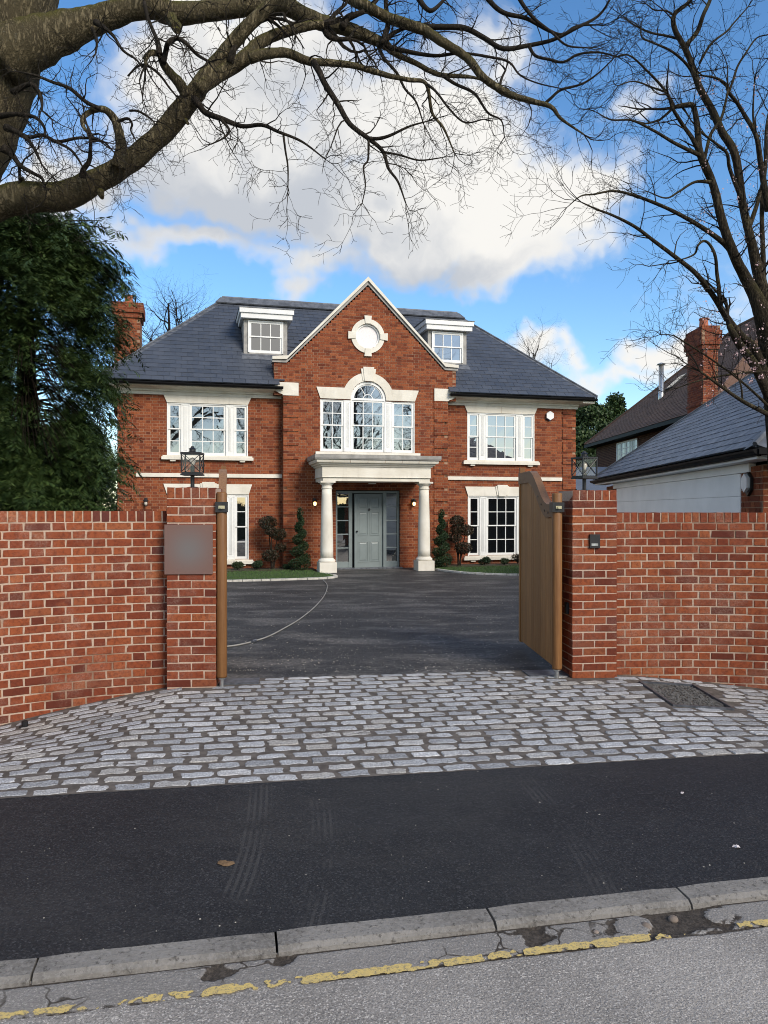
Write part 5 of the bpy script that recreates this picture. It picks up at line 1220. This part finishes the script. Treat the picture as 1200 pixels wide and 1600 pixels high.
# ------------------------------------------------------------------ trees
def limb(mb, pts, n, jit, per=6, rmin=.002):
    """pts: (x, y, z, r) world control points -> smooth tube; returns resampled list"""
    q = catmull(pts, per); P = [Vector(p[:3]) for p in q]; Rr = [max(rmin, p[3]) for p in q]
    mb.tube(P, Rr, n, jit); return [(p, r) for p, r in zip(P, Rr)]
def px_limb(ctrl, D, wob=.0, seed=0, dlast=None):
    """ctrl: (px, py, r_px); depth D at the start, dlast at the end; a slight wander in depth"""
    rq = random.Random(seed); out = []; n = len(ctrl); dl = D if dlast is None else dlast
    for i, (x, y, r) in enumerate(ctrl):
        d = D + (dl - D) * i / max(1, n - 1) + (rq.uniform(-wob, wob) if 0 < i else 0)
        p = at(x, y, d); out.append((p.x, p.y, p.z, r / 1200 * d))
    return out
class Twigs:
    def __init__(s, seed, droop=.0, curl=.35): s.mb = MB(); s.r = random.Random(seed); s.droop = droop; s.curl = curl; s.tips = []
    def grow(s, p, d, L, r, lev, maxlev, kids):
        rr = s.r; n = max(2, int(3 + L * 7)); pts = [p]; q = p.copy(); d = d.normalized(); dirs = [d]
        for i in range(n):
            d = (d + Vector((rr.gauss(0, 1), rr.gauss(0, 1), rr.gauss(0, 1))) * s.curl * .5 + Vector((0, 0, -s.droop))).normalized(); q = q + d * (L / n); pts.append(q); dirs.append(d)
        rad = [max(.0016, r * (1 - .75 * i / n)) for i in range(n + 1)]
        s.mb.tube(pts, rad, 5 if r > .012 else (4 if r > .006 else 3), 0, False)
        s.tips.append(q)
        if lev < maxlev:
            k = max(1, int(round(kids[lev] * L)))
            for _ in range(k):
                t = rr.uniform(.2, 1.0); i = min(n - 1, int(t * n)); f = t * n - i; bp = pts[i].lerp(pts[i + 1], max(0, min(1, f)))
                ax = dirs[i].orthogonal(); ax.rotate(Matrix.Rotation(rr.uniform(0, 6.283), 3, dirs[i])); nd = (dirs[i] * rr.uniform(.45, 1.0) + ax * rr.uniform(.5, 1.0)).normalized()
                s.grow(bp, nd, L * rr.uniform(.32, .62), max(.002, rad[i] * rr.uniform(.5, .7)), lev + 1, maxlev, kids)
    def along(s, path, density, Lf, maxlev, kids, start=.0, bias=None, rmax=.02, rf=.4):
        rr = s.r; m = len(path)
        for i in range(int(m * start), m - 1):
            a, ra = path[i]; b, rb_ = path[i + 1]; seg = (b - a).length; k = seg * density; k = int(k) + (rr.random() < k % 1)
            d = (b - a).normalized()
            for _ in range(k):
                ax = d.orthogonal(); ax.rotate(Matrix.Rotation(rr.uniform(0, 6.283), 3, d)); nd = d * rr.uniform(.2, .9) + ax
                if bias: nd += bias
                s.grow(a.lerp(b, rr.random()), nd, Lf * rr.uniform(.45, 1.25), min(rmax, max(.003, ra * rf)), 0, maxlev, kids)
# --- the oak leaning over from the left
OAK = thing('oak_tree', 'old bare oak leaning over the left wall, mossy limbs across the sky', 'tree')
D0 = 7.3
ob = MB(); tr = [(-590, 900, 122), (-500, 760, 116), (-380, 570, 110), (-240, 400, 105), (-112, 235, 101), (-70, 150, 99), (-32, 62, 95), (-5, -15, 86), (25, -150, 76), (45, -330, 58), (90, -520, 36)]
limb(ob, px_limb(tr, 7.55, 0, 1, 7.6), 26, .10, 7); ob.build('trunk', 'oak_bark', OAK, True)
base = at(-590, 900, 7.55)
rt = MB(); rt.tube([(base.x - .25, base.y, -.2), (base.x - .12, base.y, .5), tuple(base)], [1.05, .85, .79], 22, .1); rt.build('root_flare', 'oak_bark', OAK, True)
OL = []                                                                     # (name, control pixels, depth start, depth end)
OL.append(([(0, 90, 46), (60, 66, 36), (108, 48, 28), (150, 33, 21), (200, 17, 17.5), (240, 12, 17.5), (270, 22, 17), (330, 18, 14.5), (395, 12, 13.5), (442, 10, 14), (472, 24, 12.5), (505, 37, 11.5), (538, 45, 11), (568, 56, 9.5), (600, 70, 7.5), (618, 85, 5), (648, 99, 4), (684, 117, 3.6), (720, 120, 3), (744, 123, 2), (770, 133, 1.2)], 7.35, 8.3))
OL.append(([(-190, 450, 46), (-120, 395, 38), (-60, 345, 32), (0, 318, 25), (50, 308, 23), (100, 306, 22), (150, 284, 18.5), (200, 255, 16.5), (250, 213, 16), (290, 166, 16), (315, 132, 14.5), (345, 92, 11.5), (382, 48, 10.5), (420, 10, 10), (455, -45, 10), (500, -120, 7)], 7.3, 7.2))
OL.append(([(308, 142, 12), (335, 122, 11.5), (362, 106, 11.5), (385, 90, 11), (406, 68, 9.5), (436, 54, 8.5), (475, 43, 7.5), (505, 39, 6)], 7.15, 7.45))
OL.append(([(390, 92, 9), (412, 86, 8), (440, 83, 7.2), (455, 86, 7), (484, 97, 6.3), (514, 99, 5.4), (550, 103, 4.8), (583, 112, 4.3), (610, 120, 3.8), (640, 126, 3.4), (666, 132, 3), (675, 177, 2.4), (693, 201, 1.9), (710, 240, 1)], 7.1, 7.7))
OL.append(([(490, 98, 5.5), (500, 115, 5), (508, 132, 4.8), (529, 165, 4.4), (547, 195, 4), (574, 216, 3.6), (598, 237, 3), (607, 264, 2.4), (622, 285, 1.8), (634, 318, 1)], 7.25, 6.9))
OL.append(([(576, 217, 3), (592, 217, 2.8), (610, 212, 2.4), (640, 198, 1.7), (668, 190, 1)], 6.95, 6.8))
OL.append(([(576, 220, 2), (575, 250, 1.6), (568, 262, 1.4), (571, 290, 1.1), (566, 318, .7)], 6.95, 6.85))
OL.append(([(598, 238, 2), (625, 243, 1.6), (655, 251, 1.3), (690, 247, .9)], 6.9, 6.8))
OL.append(([(298, 150, 7), (310, 163, 5.2), (322, 177, 4.6), (346, 186, 4), (379, 198, 3.4), (409, 196, 2.9), (436, 207, 2.4), (472, 222, 1.8), (508, 249, 1)], 7.2, 6.7))
OL.append(([(443, 211, 1.9), (446, 235, 1.6), (450, 262, 1.3), (450, 300, .8)], 6.9, 6.8))
OL.append(([(346, 188, 2.4), (358, 203, 2), (350, 216, 1.5), (330, 226, 1)], 6.9, 6.7))
OL.append(([(185, 262, 12), (190, 235, 9.5), (187, 212, 7.5), (181, 190, 6.4), (170, 176, 5.4), (158, 171, 5), (143, 175, 4.2), (131, 184, 3.8), (130, 196, 3.2), (136, 206, 2.4)], 7.15, 6.9))
OL.append(([(157, 171, 3.6), (135, 160, 3.1), (114, 142, 2.9), (98, 134, 2.7), (82, 129, 2.4), (57, 119, 1.8), (30, 113, 1)], 6.95, 6.8))
OL.append(([(292, 150, 9), (280, 130, 8), (268, 117, 7), (256, 101, 6), (250, 86, 5.2), (236, 84, 4.5), (229, 92, 3.4), (228, 103, 2.2)], 7.15, 6.9))
OL.append(([(250, 86, 4.2), (249, 72, 3.4), (240, 50, 3), (232, 30, 2.8), (226, 5, 2.6)], 6.95, 7.2))
OL.append(([(256, 99, 4.5), (260, 80, 4.2), (264, 67, 3.8), (277, 61, 3.5), (291, 69, 3.1), (308, 86, 2.6), (326, 97, 2)], 6.95, 6.8))
OL.append(([(130, 278, 6), (131, 266, 4.5), (140, 252, 3.6), (142, 232, 3), (142, 212, 2.6), (137, 197, 1.8)], 7.05, 6.95))
OL.append(([(20, 145, 5), (48, 132, 3.4), (62, 145, 3), (66, 160, 2.6), (66, 173, 1.6)], 7.2, 6.9))
OL.append(([(0, 182, 5), (28, 179, 3.2), (55, 184, 2.8), (69, 198, 2.3), (71, 214, 1.6)], 7.2, 6.9))
OL.append(([(10, 200, 6), (27, 207, 4), (45, 220, 3), (57, 238, 2.2), (66, 258, 1.3)], 7.15, 6.9))
OL.append(([(28, 208, 3.4), (46, 215, 3), (68, 212, 2.8), (90, 222, 2.7), (125, 216, 2.3), (160, 221, 1.6), (178, 238, 1)], 7.1, 6.8))
OL.append(([(88, 222, 2.4), (110, 234, 2.1), (122, 248, 1.8), (131, 264, 1.4)], 6.95, 6.9))
OL.append(([(5, 232, 7), (20, 243, 4.6), (32, 259, 3.6), (50, 270, 3), (66, 279, 2.4), (69, 290, 1.6)], 7.2, 7.0))
OL.append(([(30, 257, 2.8), (31, 270, 2.3), (31, 290, 1.8)], 7.1, 7.1))
OL.append(([(480, -60, 11), (515, -25, 10), (550, 0, 9), (580, 15, 8.5), (606, 29, 8.2), (642, 41, 8), (666, 50, 7.6), (690, 66, 7.2), (729, 91, 6.6), (750, 117, 6), (768, 132, 5.6), (798, 149, 5), (831, 159, 4.3), (861, 168, 3.4), (876, 186, 2.4), (912, 211, 1.2)], 7.9, 7.6))
OL.append(([(660, 44, 5), (692, 43, 4.6), (726, 45, 4.3), (756, 60, 4), (786, 77, 3.8), (825, 72, 3.3), (864, 63, 2.9), (900, 45, 2.5), (933, 27, 2.1), (951, 3, 1.6), (960, -25, 1)], 7.85, 7.7))
OL.append(([(535, 44, 6), (541, 32, 5), (556, 24, 4.4), (575, 16, 3.6), (590, 0, 3)], 7.75, 7.9))
OL.append(([(598, 70, 5), (602, 55, 4.6), (606, 40, 4.2), (603, 10, 3.6), (600, -30, 3)], 7.8, 8))
OL.append(([(598, 69, 4), (610, 56, 3.4), (630, 46, 2.8), (650, 43, 2)], 7.85, 7.9))
OL.append(([(600, 72, 4.4), (625, 79, 3.8), (655, 85, 3.2), (684, 88, 2.7), (720, 84, 2.3), (765, 90, 2), (795, 98, 1.7), (812, 118, 1.4), (840, 131, 1.1), (880, 140, .8)], 7.9, 7.7))
OL.append(([(690, 118, 3), (711, 132, 2.6), (741, 147, 2.2), (762, 177, 1.7), (783, 189, 1.2), (788, 215, .8)], 8.1, 7.9))
OL.append(([(668, 133, 2.2), (682, 145, 1.9), (702, 171, 1.6), (726, 192, 1.3), (756, 187, .9)], 7.5, 7.3))
OL.append(([(740, -30, 4.5), (762, 0, 4), (786, 21, 3.5), (822, 30, 3.1), (855, 48, 2.7), (878, 55, 2.3), (900, 42, 1.8), (930, 40, 1.1)], 7.9, 7.7))
OL.append(([(800, -20, 3.4), (819, 12, 3), (837, 33, 2.6), (862, 52, 2.1), (885, 72, 1.6), (920, 76, 1)], 7.8, 7.6))
OL.append(([(826, 73, 2.8), (836, 88, 2.4), (858, 94, 2.2), (880, 98, 2), (903, 86, 1.8), (935, 83, 1.5), (965, 90, .9)], 7.8, 7.6))
OL.append(([(850, 164, 2.6), (862, 153, 2.3), (877, 141, 2.1), (909, 132, 1.7), (936, 114, 1.3), (965, 85, .8)], 7.7, 7.6))
OL.append(([(780, 140, 2.4), (783, 125, 2), (790, 110, 1.5)], 7.75, 7.8))
OL.append(([(640, -40, 5), (655, 0, 4.5), (672, 18, 3.5), (690, 5, 2.6), (705, -15, 2)], 8, 8))
OL.append(([(590, 70, 3), (600, 92, 2.6), (620, 115, 2.2), (633, 140, 1.9), (650, 160, 1.5), (662, 195, 1)], 7.9, 7.8))
OL.append(([(505, 42, 5), (512, 56, 4.6), (525, 62, 4), (545, 62, 3.2)], 7.5, 7.6))
OL.append(([(360, 100, 6), (372, 60, 5), (395, 40, 4.4), (420, 28, 4)], 7.2, 7.3))
OL.append(([(150, 36, 5), (168, 48, 3), (180, 60, 2.4), (193, 80, 2), (212, 93, 1.6), (222, 104, 1)], 7.2, 6.9))
OL.append(([(145, 45, 3), (150, 56, 2.6), (152, 70, 2), (150, 85, 1.2)], 7.2, 7.0))
OL.append(([(200, 120, 1.4), (215, 105, 1.7), (230, 103, 2), (250, 118, 1.9), (265, 138, 1.6), (275, 150, 1.3)], 6.9, 7.05))
OL.append(([(185, 190, 2.6), (200, 186, 2.2), (207, 195, 1.8), (205, 205, 1.4), (214, 222, 1)], 6.95, 6.85))
OL.append(([(203, 174, 1.6), (215, 174, 1.8), (230, 182, 1.7), (240, 190, 1.2)], 6.85, 6.8))
tw = Twigs(41, droop=.03, curl=.62)
for k, (c, d0, d1) in enumerate(OL):
    b = MB(); big = c[0][2]; path = limb(b, px_limb(c, d0, .05 if big < 12 else .03, k, d1), 18 if big > 20 else (10 if big > 6 else 7), .10 if big > 8 else .06, 7 if big > 10 else 5)
    b.build('branch', 'oak_bark' if big > 8 else 'twig_bark', OAK, True)
    st = .0 if big < 10 else (.45 if k else .35)
    tw.along(path, (7.5 if c[0][0] < 480 else 5.2) if big < 10 else 3.2, .44 if c[0][0] < 480 else .50, 2, (10, 11), start=st, bias=Vector((.12, 0, -.12)), rmax=.0085, rf=.4)
    e, er = path[-1]; ed = (e - path[-3][0]).normalized()
    for _ in range(3): tw.grow(e.copy(), ed + Vector((tw.r.gauss(0, .3), tw.r.gauss(0, .3), tw.r.gauss(0, .3))), tw.r.uniform(.3, .6), max(.004, er * .8), 0, 2, (10, 11))
tw.mb.build('twigs', 'twig_bark', OAK, kind='stuff')
# knots and stubs on the big limb
for x, y, r, dx, dy in ((275, 42, 9, 2, 8), (157, 300, 6, 3, 9), (290, 188, 4, 4, 6), (35, 282, 4, -3, -5), (268, 30, 10, 6, 12)):
    a, b_ = at(x, y, 7.22), at(x + dx, y + dy, 7.12); kn = MB().tube([a, b_], [r / 1200 * 7.2, r / 1200 * 4], 9, .2); kn.build('knot', 'oak_bark', OAK)
# --- the cherry on the right
CH = thing('cherry_tree', 'many stemmed bare cherry with a few pink blossoms behind the right wall', 'tree')
RL = []
RL.append(([(1240, 960, 24), (1228, 800, 22), (1216, 640, 20), (1206, 560, 18), (1196, 505, 15.5), (1182, 467, 11), (1165, 435, 8.8), (1147, 400, 7.6), (1128, 347, 6.8), (1115, 293, 6.2), (1101, 259, 6.2), (1092, 235, 5.4), (1089, 200, 4.6), (1083, 168, 4), (1072, 165, 4), (1053, 168, 3)], 9.0, 8.8))
RL.append(([(1200, 520, 11), (1195, 472, 10), (1181, 412, 8.2), (1171, 368, 6.6), (1160, 320, 6.2), (1148, 243, 6), (1128, 208, 5.8), (1112, 173, 5.5), (1093, 139, 5.2), (1080, 101, 4.6), (1069, 75, 4.2), (1054, 48, 4), (1053, 24, 3.4), (1077, 3, 2.8), (1095, -30, 2)], 9.05, 9.5))
RL.append(([(1071, 72, 4.6), (1088, 52, 4.4), (1098, 25, 4), (1109, 0, 3.6), (1118, -40, 2.6)], 9.4, 9.6))
RL.append(([(1092, 238, 5), (1080, 215, 4.2), (1067, 197, 3.8), (1051, 171, 3.3), (1040, 144, 2.8), (1008, 109, 2.2), (981, 87, 1.6), (955, 92, 1)], 8.8, 8.5))
RL.append(([(1200, 600, 10), (1180, 548, 8.5), (1160, 527, 7.5), (1148, 513, 6.8), (1133, 493, 6.4), (1115, 464, 5.4), (1088, 429, 4.8), (1056, 403, 4.3), (1024, 379, 3.8), (992, 355, 3.3), (957, 337, 2.6), (933, 328, 2), (909, 317, 1.3)], 8.9, 8.0))
RL.append(([(1202, 620, 10), (1178, 570, 9), (1158, 543, 8), (1146, 523, 7), (1139, 509, 6)], 8.7, 8.5))
RL.append(([(1142, 392, 7), (1130, 380, 5.6), (1109, 364, 4.8), (1077, 344, 4.2), (1040, 325, 3.6), (997, 308, 3), (960, 299, 2.4), (928, 304, 1.8), (907, 307, 1.4), (885, 325, .8)], 8.9, 8.1))
RL.append(([(1126, 480, 4.4), (1123, 450, 4), (1120, 429, 3.6), (1117, 400, 3.1), (1108, 382, 2.8), (1099, 377, 2.6), (1090, 384, 2.3), (1085, 397, 2), (1067, 405, 1.4), (1045, 408, .9)], 8.6, 8.3))
RL.append(([(1215, 660, 6), (1200, 648, 5), (1160, 627, 3.8), (1125, 603, 3), (1093, 580, 2)], 8.4, 7.9))
RL.append(([(1210, 645, 4), (1200, 634, 3), (1157, 595, 2.2), (1109, 560, 1.8), (1067, 533, 1.5), (1050, 524, 1.2), (1032, 523, .9)], 8.5, 8.1))
RL.append(([(1196, 580, 3), (1150, 584, 2.2), (1109, 591, 1.8), (1085, 597, 1.4), (1055, 607, .9)], 8.6, 8.2))
RL.append(([(1160, 628, 2), (1158, 605, 1.8), (1153, 590, 1.2)], 8.2, 8.2))
RL.append(([(1125, 603, 1.8), (1108, 592, 1.3)], 8.1, 8.0))
RL.append(([(1200, 330, 7), (1188, 255, 5.6), (1181, 213, 4.6), (1163, 181, 4), (1150, 160, 3.6), (1138, 145, 3.2), (1133, 132, 2.8), (1118, 123, 2.4), (1097, 119, 1.6)], 9.3, 9.2))
RL.append(([(1137, 148, 2.6), (1145, 125, 2.4), (1152, 104, 2.2), (1165, 83, 1.9), (1181, 61, 1.5), (1200, 55, 1.1)], 9.2, 9.3))
RL.append(([(1096, 245, 4.6), (1075, 235, 3.8), (1053, 224, 3.3), (1038, 215, 3), (1021, 205, 2.7), (987, 189, 2.1), (955, 188, 1.6), (931, 176, 1)], 8.8, 8.2))
RL.append(([(1100, 250, 3.6), (1104, 232, 3.4), (1110, 210, 3.2), (1125, 188, 3), (1132, 165, 2.6), (1137, 140, 2)], 8.9, 9.2))
RL.append(([(1194, 480, 6), (1192, 400, 4.8), (1190, 320, 4.2), (1196, 250, 3.8), (1198, 195, 3.4), (1215, 120, 3)], 9.2, 9.6))
RL.append(([(1168, 362, 5), (1185, 310, 4), (1192, 270, 3.4), (1182, 225, 2.6), (1176, 180, 2), (1178, 130, 1.3)], 9.2, 9.5))
RL.append(([(1158, 312, 4.4), (1140, 265, 3.6), (1135, 240, 3.2), (1118, 225, 2.6), (1096, 208, 2), (1080, 190, 1.4)], 9.1, 8.9))
RL.append(([(1090, 136, 3.2), (1075, 105, 2.8), (1050, 82, 2.4), (1020, 68, 2), (1003, 60, 1.6), (1000, 45, 1)], 9.4, 9.0))
RL.append(([(1060, 62, 2.6), (1040, 57, 2.3), (1015, 52, 2), (990, 40, 1.6), (975, 28, 1)], 9.5, 9.2))
RL.append(([(1053, 26, 2), (1040, 18, 1.7), (1022, 17, 1.4), (1010, 8, 1)], 9.6, 9.4))
RL.append(([(1092, 100, 2.6), (1110, 70, 2.3), (1135, 50, 2), (1145, 38, 1.6), (1168, 12, 1.2)], 9.4, 9.6))
RL.append(([(1110, 285, 4), (1085, 285, 2.8), (1060, 300, 2.2), (1040, 310, 1.6), (1012, 300, 1)], 8.8, 8.5))
RL.append(([(1040, 145, 2.2), (1020, 138, 1.8), (990, 128, 1.4), (965, 135, 1)], 8.6, 8.4))
ct = Twigs(77, droop=-.03, curl=.42)
for k, (c, d0, d1) in enumerate(RL):
    if k > 1: c = [(x_, y_, r_ * .78) for x_, y_, r_ in c]
    b = MB(); big = c[0][2]; path = limb(b, px_limb(c, d0 * .94, .06, 50 + k, d1 * .94), 12 if big > 8 else 7, .06, 6)
    b.build('trunk' if k == 0 else 'branch', 'cherry_bark', CH, True)
    ct.along(path, 5.6, .56, 2, (7.5, 8.5), start=.3 if k == 0 else .12, bias=Vector((-.15, 0, .3)), rmax=.009, rf=.36)
    e, er = path[-1]; ed = (e - path[-3][0]).normalized()
    for _ in range(3): ct.grow(e.copy(), ed + Vector((ct.r.gauss(0, .3), ct.r.gauss(0, .3), ct.r.gauss(0, .3))), ct.r.uniform(.3, .7), max(.004, er * .8), 0, 2, (7, 8))
ct.mb.build('twigs', 'twig_bark', CH, kind='stuff')
rg = np.random.default_rng(3); tp = np.array([tuple(t) for t in ct.tips]); pxx = 600 + tp[:, 0] / tp[:, 1] * 1200; pyy = 797 - (tp[:, 2] - EYE) / tp[:, 1] * 1200
sel = tp[(pxx > 1090) & (pyy > 120) & (rg.random(len(tp)) < .22)]; P = np.repeat(sel, 5, 0) + rg.normal(0, .018, (len(sel) * 5, 3))
for (x, y) in ((1168, 563), (1189, 588), (1160, 548), (1172, 596), (1178, 577), (1148, 556), (1192, 565)):
    c = at(x, y, 8.0); P = np.concatenate([P, blob_pts(rg, tuple(c), (.035, .035, .03), 26, .3)])
leaves('blossom', P, .022, 'blossom', CH, 5, 1.3, kind='stuff')
# --- conifer behind the left wall
def cypress():
    T = thing('cypress_tree', 'dense dark green conifer with drooping sprays behind the left wall', 'conifer'); rr = random.Random(15); rg = np.random.default_rng(15)
    Yc = 11.4; cx = (40 - 600) / 1200 * Yc
    MB().tube([(cx, Yc, 0), (cx + .03, Yc, 3), (cx - .05, Yc, 6.4)], [.2, .15, .05], 10, .1).build('trunk', 'conifer_bark', T, True)
    br = MB(); sprays = []
    env = [(340, 150), (370, 178), (400, 182), (450, 196), (500, 206), (550, 207), (600, 202), (650, 197), (720, 199), (800, 203), (850, 205)]   # right edge in the picture
    def edge(z):
        y = 797 - (z - EYE) / Yc * 1200
        xs = np.interp(y, [e[0] for e in env], [e[1] for e in env]); return (xs - 600) / 1200 * Yc - cx
    for k in range(1700):
        z = rr.uniform(.5, 5.9); a = rr.uniform(0, 6.283) if rr.random() < .3 else rr.uniform(-2.3, .25); er = max(.35, edge(z)) * (.9 + .13 * math.sin(z * 6.5 + a * 2.0) + rr.uniform(-.05, .05)); L = er * (rr.uniform(.86, 1.0) if rr.random() < .72 else rr.uniform(.4, .85))
        if z > 5.2: L *= rr.uniform(.4, 1)
        ca, sa = math.cos(a), math.sin(a)
        # a hole through the crown, left of the middle, where sky and bare inner twigs show
        pxm = 600 + (cx + ca * L * .8) / (Yc + sa * L * .8) * 1200; pym = 797 - (z - EYE) / (Yc + sa * L * .8) * 1200
        hole = math.hypot((pxm - 62) / 46, (pym - 640) / 105) < 1 or math.hypot((pxm - 82) / 20, (pym - 530) / 24) < 1
        pts = []; z0_ = z + .25 * L
        for i in range(6):
            t = i / 5; pts.append(Vector((cx + ca * L * t, Yc + sa * L * t, z0_ + .2 * L * math.sin(t * 2.2) - .38 * L * t * t)))
        if k % 9 == 0 or hole: br.tube(pts, [.011 * (1 - .7 * i / 5) + .002 for i in range(6)], 5, 0, False)
        n = int(12 + L * 7)
        if hole: n = 1
        for _ in range(n):
            t = rr.uniform(.45, 1.02); i = min(4, int(t * 5)); p = pts[i].lerp(pts[i + 1], t * 5 - i)
            sprays.append((p + Vector((rr.gauss(0, .09), rr.gauss(0, .09), rr.gauss(0, .09))), a + rr.gauss(0, 1.0), rr.uniform(.11, .23)))
    for (x, y) in ((60, 350), (85, 345), (110, 352), (140, 350), (165, 345), (178, 356), (160, 372), (182, 395), (185, 408), (195, 437), (203, 450), (170, 420), (120, 375), (30, 358)):
        p = at(x - 6, y, 11.1); 
        for _ in range(5): sprays.append((p + Vector((rr.gauss(0, .05), rr.gauss(0, .08), rr.gauss(0, .05))), rr.gauss(0, .8), rr.uniform(.18, .32)))
        br.tube([at(40, 400, 11.3), at((x + 40) / 2, (y + 370) / 2 - 12, 11.2), p], [.02, .012, .004], 5, 0, False)
    V = []; F = []
    for p, a, L in sprays:                                                 # flat drooping fan of scale leaves
        d = Vector((math.cos(a), math.sin(a), rr.uniform(-.9, .25))).normalized(); side = Vector((-math.sin(a), math.cos(a), rr.uniform(-.35, .35))).normalized(); q = p.copy(); n = 6
        for i in range(n):
            t = i / n; d = (d + Vector((0, 0, -.16))).normalized(); q2 = q + d * (L / n); w = L * .46 * math.sin(.5 + t * 2.3) * rr.uniform(.7, 1.15)
            for s_ in (-1, 1):
                tip = q + (side * s_ * 1.0 + d * .5 + Vector((rr.gauss(0, .15), rr.gauss(0, .15), -.2 + rr.gauss(0, .15)))) * w; m = (q + tip) / 2; wd = d * w * .2 + Vector((0, 0, w * .07)); o = len(V); V += [tuple(q), tuple(m + wd), tuple(tip), tuple(m - wd)]; F += [(o, o + 1, o + 2), (o, o + 2, o + 3)]
            q = q2
    link('crown', npmesh('crown', V, F, 3, 'cypress_leaf'), T); br.build('branches', 'conifer_bark', T)
cypress()
# --- trees beyond
def bare_tree(label, x, y, h, seed, spread=.5, density=1.0, group=None, mat='twig_bark'):
    T = thing('bare_tree', label, 'tree', (x, y, 0), 0, group); rr = random.Random(seed); t = Twigs(seed, droop=-.03, curl=.3); tb = MB()
    path = limb(tb, [(0, 0, -.3, .022 * h), (.1, .05, h * .2, .019 * h), (-.05, 0, h * .45, .014 * h), (.1, .1, h * .7, .008 * h), (.05, 0, h * .95, .003 * h)], 10, .06); tb.build('trunk', mat, T, True)
    for k in range(int(26 * density)):
        u = rr.uniform(.22, .95); p = path[int(u * (len(path) - 1))][0]; a = rr.uniform(0, 6.283); d = Vector((math.cos(a) * spread, math.sin(a) * spread, rr.uniform(.35, .9)))
        t.grow(p.copy(), d, h * rr.uniform(.25, .42) * (1.1 - .5 * u), .0075 * h * (1.1 - u * .7), 0, 3, (3.4 * 8 / h, 5.5 * 8 / h, 7 * 8 / h))
    t.mb.build('crown', mat, T, kind='stuff')
bare_tree('bare winter tree behind the house, beside the left chimney', (262 - 600) / 1200 * 42, 42, 13.6, 5, .55, 1.2)
bare_tree('distant bare treetop just above the right hip of the house', (832 - 600) / 1200 * 60, 60, 14.6, 6, .5, .9)
def far_evergreen(label, px, Y, ztop, rad, seed, cone):
    rg = np.random.default_rng(seed); x = (px - 600) / 1200 * Y; T = thing('evergreen_tree', label, 'tree', (x, Y, 0), 0, 'evergreens beyond the house')
    MB().tube([(0, 0, 0), (0, 0, ztop * .8)], [.3, .1], 8).build('trunk', 'conifer_bark', T); pts = []
    for _ in range(150):
        u = rg.random(); z = ztop * (.12 + .86 * u); r = rad * ((1 - u) ** .7 if cone else math.sqrt(max(.02, 1 - (u * 1.02) ** 3))) * rg.uniform(.55, 1); a = rg.uniform(0, 6.283)
        pts.append(blob_pts(rg, (r * math.cos(a), r * math.sin(a), z), (.55, .55, .42), 150, .3))
    leaves('crown', np.concatenate(pts), .2, 'far_leaf', T, seed, 1.5, .4)
far_evergreen('dark evergreen added low behind the conifer, left of the house, to block the horizon glow', 70, 30, 4.7, 3.4, 4, False)  # added tree, hides the bright sky low at the horizon
far_evergreen('rounded dark evergreen right behind the house corner', 922, 46, 8.1, 2.5, 1, False)
far_evergreen('pointed evergreen left of the neighbour roof', 962, 50, 9.1, 1.1, 2, True)
far_evergreen('low evergreen under the neighbour eaves, behind the right lantern', 905, 42, 6.0, 2.2, 3, False)
# --- across the road, behind the viewer: what the windows mirror
hd = thing('hedge', 'dark evergreen hedge added out of view across the road to darken the lower windows', 'hedge', (0, -9.5, -.5), ang)  # unseen hedge, added so the lower panes reflect something dark
MB().box(-45, 60, -.6, .6, 0, 2.6).build('hedge_core', 'dark_leaf', hd); rg = np.random.default_rng(8); n = 16000
leaves('foliage', np.stack([rg.uniform(-20, 45, n), rg.choice([.62], n) + rg.normal(0, .08, n), rg.uniform(0, 2.8, n)], 1), .16, 'dark_leaf', hd, 8)
for k, (x, y, h) in enumerate(((15.5, -11.5, 13), (8.5, -13, 11), (24, -15, 14))):
    bare_tree(('tall bare street tree mirrored in the arched window', 'bare street tree mirrored left of the arched window', 'bare street tree farthest along the road, mirrored in the right windows')[k], x, y, h, 20 + k, .6, .9, 'bare trees across the road')
